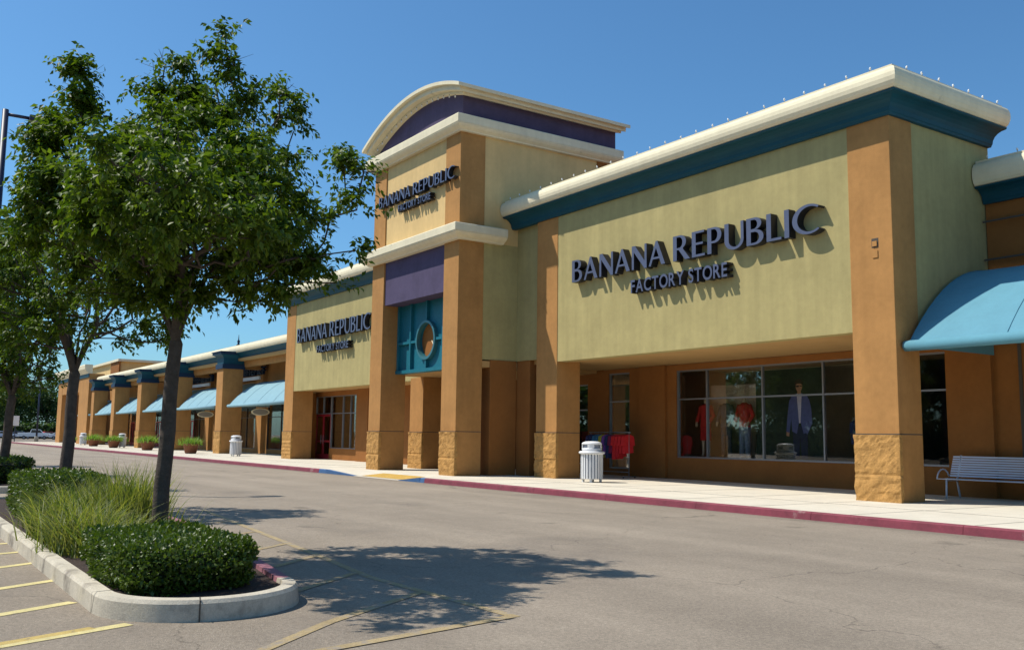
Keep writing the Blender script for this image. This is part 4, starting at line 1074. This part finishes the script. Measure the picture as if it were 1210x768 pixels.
    for j in range(9):
        s_ = (j+.5)/9*np.ones(nt)
        p = P0+td*(TL*s_)[:, None]; p[:, 2] -= .18*(TL*s_**2)
        sd = unit(np.cross(td, rnd.normal(size=(nt, 3))))
        d = unit(td*.5+sd*.8+np.array([0, 0, -.55])+rnd.normal(size=(nt, 3))*.2)
        nn = unit(np.array([0, 0, 1.])+rnd.normal(size=(nt, 3))*.55)
        L = lsize*rnd.uniform(.6, 1.15, nt); V.append(leaf_mesh(p, d, nn, L, L*.25))
    leaves_object("crown", np.concatenate(V), leafm, t, base)
    return t
T1=[ (-11.82,3.40,6.59,0.14),(-11.81,3.43,6.25,0.20),(-11.71,3.41,5.71,0.42),(-12.45,2.98,6.24,0.20),(-12.48,2.84,5.81,0.30),(-12.40,3.16,5.63,0.45),(-11.94,4.02,5.79,0.42),(-11.81,4.39,5.71,0.25),(-11.76,3.23,4.91,0.85),(-12.08,4.22,5.05,0.55),(-12.30,2.74,4.95,0.55),(-11.10,2.99,3.89,0.90),(-12.94,3.49,4.17,0.90),(-11.76,3.93,3.91,0.65),(-11.93,2.56,3.87,0.70),(-12.76,2.51,4.51,0.60),(-12.06,4.59,4.51,0.25),(-12.98,4.06,4.86,0.70),(-10.89,2.63,4.20,0.60),(-12.46,1.86,5.92,0.16),(-12.45,1.91,5.60,0.24),(-12.39,1.66,5.10,0.30),(-12.28,1.71,4.71,0.45),(-12.12,2.08,4.42,0.50),(-11.93,1.33,4.26,0.25),(-12.10,1.60,3.93,0.40),(-12.43,1.34,3.75,0.28),(-12.22,2.10,3.76,0.45),(-11.05,4.13,3.61,0.42),(-10.70,4.47,3.91,0.32),(-10.41,4.66,4.31,0.26),(-10.24,4.79,4.72,0.22),(-10.03,4.99,4.93,0.13),(-10.55,4.59,4.86,0.16),(-10.56,4.80,3.72,0.16),(-11.38,3.82,3.41,0.40),(-11.86,2.88,3.27,0.40),(-11.78,3.53,3.22,0.35),(-12.24,2.52,3.23,0.35),(-12.59,2.28,3.41,0.30),(-10.70,4.49,3.39,0.15) ]
B1=[ ((-12.28,2.82,5.81),(-12.34,2.54,6.56)),((-12.26,2.89,5.99),(-12.29,2.76,6.42)),((-12.23,3.04,6.01),(-12.25,2.93,6.51)),((-12.21,3.11,6.02),(-12.22,3.06,6.59)),((-12.02,3.79,6.29),(-12.00,3.85,6.57)),((-12.37,2.42,5.46),(-12.35,2.48,5.72)),((-12.46,1.85,6.03),(-12.48,1.75,6.15)),((-12.44,2.00,5.95),(-12.42,2.09,6.06)),((-11.88,4.21,6.23),(-11.80,4.42,6.37)),((-12.52,1.42,5.41),(-12.52,1.44,5.54)) ]
T2=[ (-20.11,2.78,5.98,0.70),(-19.71,3.37,5.31,0.90),(-20.46,2.43,5.14,0.90),(-19.62,3.87,4.51,0.80),(-20.94,3.32,4.45,0.90),(-19.32,2.66,3.70,0.60),(-19.78,4.12,3.53,0.45),(-19.89,2.13,4.20,0.80),(-19.93,4.80,3.59,0.35),(-20.09,3.55,3.51,0.35),(-19.87,2.32,3.40,0.40),(-20.33,4.39,5.19,0.50),(-18.79,2.80,4.76,0.80),(-19.96,4.68,4.46,0.40),(-20.42,1.85,4.90,0.60) ]
T3=[ (-29.16,2.85,6.38,1.10),(-28.81,3.30,5.19,1.10),(-28.37,2.71,4.17,1.00),(-29.27,3.66,3.84,0.80),(-28.93,3.98,3.13,0.50),(-29.51,2.34,5.18,1.30),(-28.84,3.03,3.08,0.70),(-28.93,2.01,3.48,1.00),(-29.10,3.40,2.64,0.40),(-29.22,4.07,4.10,0.50),(-29.90,2.48,6.69,1.00) ]
T1 += [(-10.36,2.26,3.66,0.60),(-10.34,2.76,4.20,0.65),(-10.73,1.90,3.95,0.45),(-10.33,3.16,3.77,0.55),(-11.11,2.56,4.84,0.50),(-10.73,3.55,4.51,0.45),(-11.48,1.67,4.17,0.45),(-8.9,2.1,3.7,.42),(-9.4,2.6,3.6,.5),(-9.6,1.9,4.0,.45),(-9.6,3.1,3.7,.45),(-8.75,1.75,4.05,.3),(-10.56,3.73,3.69,0.35)]
make_tree((-12.02, 3.0, .13), (-11.98, 3.07, 2.60), T1, 760, 104, .095, "nearest leafy tree with dark trunk behind the clipped hedge", 5, .100, "trees in the planted islands", B1)
make_tree((-19.98, 3.20, .13), (-19.99, 3.24, 2.62), T2, 380, 50, .11, "second tree from the camera, dark slender trunk rising out of the long grass", 8, .12, "trees in the planted islands")
t3 = make_tree((-29.2, 3.10, .13), (-28.95, 3.17, 2.40), T3, 360, 46, .13, "third tree from the camera, at the left edge of the photo behind the far hedge", 9, .13, "trees in the planted islands")
dup(t3, (-38.5, 3.1, .13), "fourth tree from the camera, almost hidden behind the left edge tree", "trees in the planted islands", R(140))
dup(t3, (-47.5, 3.1, .13), "fifth tree from the camera, farthest of the island row", "trees in the planted islands", R(250))

# hedges and grasses of the islands
def hedge(x0, x1, y0, y1, z0, z1, n, ls, label, seed, cat="hedge"):
    rnd = np.random.RandomState(seed); cx_, cy_ = (x0+x1)/2, (y0+y1)/2
    t = thing("hedge", label, cat, (cx_, cy_, z0), "clipped hedges in the islands")
    hx, hy = (x1-x0)/2, (y1-y0)/2; H_ = z1-z0
    # rounded box surface sampling
    U = rnd.uniform(-1, 1, (n*2, 3)); ax = rnd.choice(3, n*2, p=[.25, .35, .4]); sg = np.where(rnd.rand(n*2) < .5, -1., 1.); 
    U[np.arange(n*2), ax] = sg; keep = ~((ax == 2) & (sg < 0)); U = U[keep][:n]; ax = ax[keep][:n]
    Nn = np.zeros_like(U); Nn[np.arange(len(U)), ax] = U[np.arange(len(U)), ax]
    q = 6.5; nr = (np.abs(U)**q).sum(1)**(1/q); U2 = U/nr[:, None]
    lump = np.array([noise.noise(Vector((p[0]*2.2*hx+seed, p[1]*2.2*hy, p[2]*2))) for p in U2])
    sc = 1+lump*.13; P = np.stack([cx_+U2[:, 0]*hx*sc, cy_+U2[:, 1]*hy*sc, z0+H_*(.5+.5*U2[:, 2]*sc)], 1)
    P += -Nn*rnd.uniform(-.02, .11, len(P))[:, None]
    Nr = unit(U2*np.array([1/hx, 1/hy, 2/H_])*.5)
    d = unit(Nr*.5+rnd.normal(size=P.shape)*.6+np.array([0, 0, .25])); nn = unit(Nr+rnd.normal(size=P.shape)*.5)
    L = ls*rnd.uniform(.6, 1.2, len(P)); V = leaf_mesh(P, d, nn, L, L*.33)
    leaves_object("foliage", V, leafH, t, (cx_, cy_, z0))
    mb = MB(); nu = 16; vs = []; fs = []
    core_ = bpy.data.meshes.new("core"); bm = bmesh.new(); bmesh.ops.create_cube(bm, size=2); bmesh.ops.subdivide_edges(bm, edges=bm.edges, cuts=5, use_grid_fill=True)
    for v in bm.verts:
        k_ = (sum(abs(c)**q for c in v.co))**(1/q); v.co = Vector((v.co.x/k_*(hx-.10), v.co.y/k_*(hy-.10), H_*.47+v.co.z/k_*(H_*.5-.06)))
    bm.to_mesh(core_); bm.free(); core_.materials.append(twig_m); o = bpy.data.objects.new("twig_core", core_); C.objects.link(o); o.parent = t
    return t
twig_m = mat("hedge_twigs", (.022, .028, .012), 1.0, var=.4, scale=12, bump=1, bscale=40)
hedge(-10.45, -8.40, 1.84, 3.02, .13, .555, 20000, .042, "clipped rounded hedge with small glossy leaves at the near tip of the island", 3)
hedge(-31.0, -28.0, 2.45, 3.75, .13, .78, 5500, .075, "dark clipped hedge at the left edge beneath the third tree", 4)
rnd = np.random.RandomState(21)
def tuft(x, y, n, L, label, seed, w=.014, spread=.55, droop=.7, rad=.30, m=None):
    rn = np.random.RandomState(seed)
    pts = [(x+rn.normal()*rad*.55, y+rn.normal()*rad*.42, .13) for _ in range(int(n*.95))]; L *= .92
    o = blades(None, "grass_clump", pts, L, w, m or leafG, rn, spread=spread, droop=droop, origin=(x, y, .13))
    tag(o, label, "ornamental grass", "arching grass clumps in the island")
spec = [(-11.35, 2.35, 700, .66, .8, "lowest grass clump right behind the clipped hedge"), (-12.0, 2.18, 1000, .80, .95, "yellow green grass clump leaning over the kerb left of the nearest trunk"),
        (-12.9, 2.80, 900, 1.12, .5, "tallest feathery grass clump beside the nearest trunk"), (-11.35, 2.95, 350, .55, .6, "short grass clump around the nearest trunk base"),
        (-13.4, 2.20, 1000, .88, .9, "arching grass clump midway along the island kerb"), (-14.6, 2.7, 800, .92, .8, "grass clump in the middle of the island"),
        (-14.9, 2.35, 700, .80, .75, "darker grass clump near the kerb joint step"), (-18.9, 2.9, 400, .60, .6, "farthest grass clump at the left of the island"),
        (-14.2, 3.25, 500, .80, .5, "grass clump on the road side of the island behind the nearest trunk")]
hedge(-18.3, -15.3, 2.02, 3.15, .13, .84, 9000, .06, "loose dark green shrub behind the grass at the left end of the near island", 6)
for i, (x, y, n, L, sp_, lb) in enumerate(spec): tuft(x, y, n, L, lb, 40+i, spread=sp_, droop=1.0 if L < 1 else .55, rad=.42, w=.019, m=leafG2 if i in (6, 7) else leafG)

# ------------------------------------------------------------------ far vehicles and trees
def car(x, y, rz, col, kind, label):
    t = thing(kind, label, "car" if kind != "pickup_truck" else "pickup truck", (0, 0, 0), "cars parked at the far end of the lot")
    m = mat("car_paint", col, .3, spec=.7)
    L, Wd = (5.6, 1.95) if kind == "pickup_truck" else (4.6, 1.8); h = Wd/2
    if kind == "pickup_truck":
        prof = [(-2.8, .5), (2.75, .5), (2.8, .85), (2.7, 1.12), (1.5, 1.22), (.95, 1.85), (-.55, 1.88), (-.75, 1.25), (-2.78, 1.22)]
        cab = [(.55, 1.24), (1.38, 1.24), (.90, 1.78), (-.48, 1.80), (-.60, 1.26)]
    else:
        prof = [(-2.25, .42), (2.25, .42), (2.3, .75), (1.9, .95), (1.15, 1.02), (.45, 1.45), (-.9, 1.47), (-1.7, 1.08), (-2.25, 1.02)]
        cab = [(1.02, 1.03), (.42, 1.40), (-.88, 1.42), (-1.5, 1.08)]
    mb = MB(); mb.prism_y(prof, -h, h); mb.build("body", m, t, bevel=.06)
    g = MB(); g.prism_y(cab, -h-.01, h+.01); gm = MATS.get("car_glass") or mat("car_glass", (.01, .012, .015), .08, spec=.8); g.build("window", gm, t)
    tm = MATS.get("tyre") or mat("tyre", (.015, .015, .015), .8)
    for sx in (-1, 1):
        for sy in (-1, 1):
            w = MB(); cx_ = sx*(L*.31); n = 16; y0_, y1_ = sorted((sy*(h-.22), sy*(h+.015))); w.prism_y([(cx_+.34*math.cos(2*math.pi*i/n), .34+.34*math.sin(2*math.pi*i/n)) for i in range(n)], y0_, y1_)
            wo = w.build("wheel", tm, t); rm = MB(); y0_, y1_ = sorted((sy*(h+.0), sy*(h+.03))); rm.prism_y([(cx_+.19*math.cos(2*math.pi*i/n), .34+.19*math.sin(2*math.pi*i/n)) for i in range(n)], y0_, y1_); rm.build("rim", alu, wo)
    for sy in (-1, 1):
        q = MB(); y0_, y1_ = sorted((sy*(h-.40), sy*(h-.08))); q.box(L/2-.12, L/2+.02, y0_, y1_, .72, .88); q.build("headlight", whiteb, t)
        q = MB(); q.box(-L/2-.02, -L/2+.1, y0_, y1_, .75, .95); q.build("tail_light", redp, t)
    t.location = (x, y, 0); t.rotation_euler = (0, 0, rz); return t
def far(px_, hd):   # spots along the far row
    return px_, hd
car(-200, 26.2, R(80), (.78, .79, .80), "pickup_truck", "white pickup truck parked left of the far corner building")
car(-197, 30.6, R(78), (.70, .72, .76), "parked_car", "pale silver car nose to tail right of the white pickup")
car(-203, 21.6, R(85), (.55, .62, .72), "parked_car", "pale blue grey car farthest left in the distant row")
car(-207, 24.6, R(80), (.03, .05, .12), "parked_car", "dark blue car behind the white pickup, partly hidden")
car(-213, 30.5, R(100), (.45, .02, .03), "parked_car", "red car behind the silver car at the far end")
car(-205, 18.0, R(80), (.72, .73, .75), "parked_car", "white car at the left end of the distant row, near the left edge")
sp = thing("small_sign", "small white sign on a dark post in front of the distant cars", "sign", (-140, 16.0, 0))
mb = MB(); mb.box(-140.05, -139.95, 15.95, 16.05, 0, 2.6); mb.build("post", post_m, sp); mb = MB(); mb.box(-139.95, -139.9, 15.6, 16.4, 2.2, 3.5); mb.build("panel", white, sp)

def far_tree_mesh(seed, h, rad):
    rnd = np.random.RandomState(seed); n = 5200; lob = []
    for _ in range(16):
        a = rnd.uniform(0, 6.28); rr_ = rad*rnd.uniform(0, .75); z = h*rnd.uniform(.28, .85); lob.append((rr_*math.cos(a), rr_*math.sin(a), z, rad*rnd.uniform(.3, .5)*(1.1-.5*z/h)))
    lob = np.array(lob); l = lob[rnd.choice(len(lob), n)]; d = unit(rnd.normal(size=(n, 3))); P = l[:, :3]+d*(l[:, 3]*rnd.uniform(.5, 1.05, n))[:, None]
    D = unit(d+rnd.normal(size=(n, 3))); Nn = unit(d+rnd.normal(size=(n, 3))*.6); L = rnd.uniform(.35, .7, n); return leaf_mesh(P, D, Nn, L, L*.4), lob
def far_tree(x, y, h, rad, label, seed, group):
    t = thing("broadleaf_tree", label, "tree", (x, y, 0), group); V, lob = far_tree_mesh(seed, h, rad)
    V = V+np.array([x, y, 0]); leaves_object("crown", V, leafF, t, (x, y, 0))
    mb = MB(); mb.tube([(x, y, 0), (x+.1, y, h*.3), (x, y+.1, h*.6)], [.28, .2, .08], 8)
    for q in lob[:7]: mb.tube([(x, y, h*.25), (x+q[0], y+q[1], q[2])], [.12, .04], 5)
    mb.build("trunk", bark, t); return t
g2 = "background trees behind the parked cars"
ft = far_tree(-212, 37.0, 17, 5.2, "tall green tree beside the left wall of the far corner building", 1, g2)
ft2 = far_tree(-235, 33, 13, 7.5, "broad green tree behind the white pickup truck", 2, g2)
for (x, y, rz_, sc_, lb) in ((-238, 26, 70, 1.0, "rounded mid green tree behind the small white sign"), (-232, 19.5, 170, .9, "background tree seen below the third tree's crown"),
    (-236, 13, 250, 1.0, "background tree at the left edge beyond the road"), (-262, 44, 20, 1.1, "farthest pale green tree in the gap left of the corner building"),
    (-268, 29, 310, 1.15, "low far tree filling the gap above the distant cars"), (-250, 7, 120, 1.1, "far tree beyond the left edge trunk"), (-270, 18, 200, 1.2, "far tree behind the pale blue grey car")):
    dup(ft2, (x, y, 0), lb, g2, R(rz_), sc_)
# row across the parking lot (what the shop glass reflects)
g3 = "trees across the parking lot"; random.seed(5)
for i in range(24):
    dup(ft2 if i % 3 else ft, (-150+i*7.5+random.uniform(-2, 2), -40+random.uniform(-5, 5), 0), "tree across the parking lot behind the camera", g3, random.uniform(0, 6), random.uniform(1.0, 1.35))

hedge_row = thing("screening_hedge", "long unseen hedge added behind the camera to block bright gaps in the shop glass", "hedge", (-60, -36, 0))  # added out of view to close the bright gap under the reflected trees
rnd = np.random.RandomState(77); nH = 26000
P = np.stack([rnd.uniform(-155, 35, nH), -36+rnd.normal(size=nH)*.7, rnd.uniform(0, 1, nH)**.8*3.0], 1); P[:, 2] += .35*np.sin(P[:, 0]*.7)
V = leaf_mesh(P, unit(rnd.normal(size=(nH, 3))), unit(rnd.normal(size=(nH, 3))), rnd.uniform(.35, .7, nH), rnd.uniform(.14, .26, nH))
leaves_object("foliage", V, leafF, hedge_row, (-60, -36, 0))
mb = MB(); mb.box(-155, 35, -36.5, -35.6, 0, 2.3); mb.build("twig_core", twig_m, hedge_row)

back_hedge = thing("screening_hedge", "low dark hedge line behind the distant parked cars", "hedge", (-224, 26, 0))
nH = 9000
P = np.stack([-224+rnd.normal(size=nH)*.8, rnd.uniform(-4, 56, nH), rnd.uniform(0, 1, nH)**.8*3.2], 1)
V = leaf_mesh(P, unit(rnd.normal(size=(nH, 3))), unit(rnd.normal(size=(nH, 3))), rnd.uniform(.4, .8, nH), rnd.uniform(.16, .3, nH))
leaves_object("foliage", V, leafF, back_hedge, (-224, 26, 0))
mb = MB(); mb.box(-224.5, -223.5, -4, 56, 0, 2.4); mb.build("twig_core", twig_m, back_hedge)
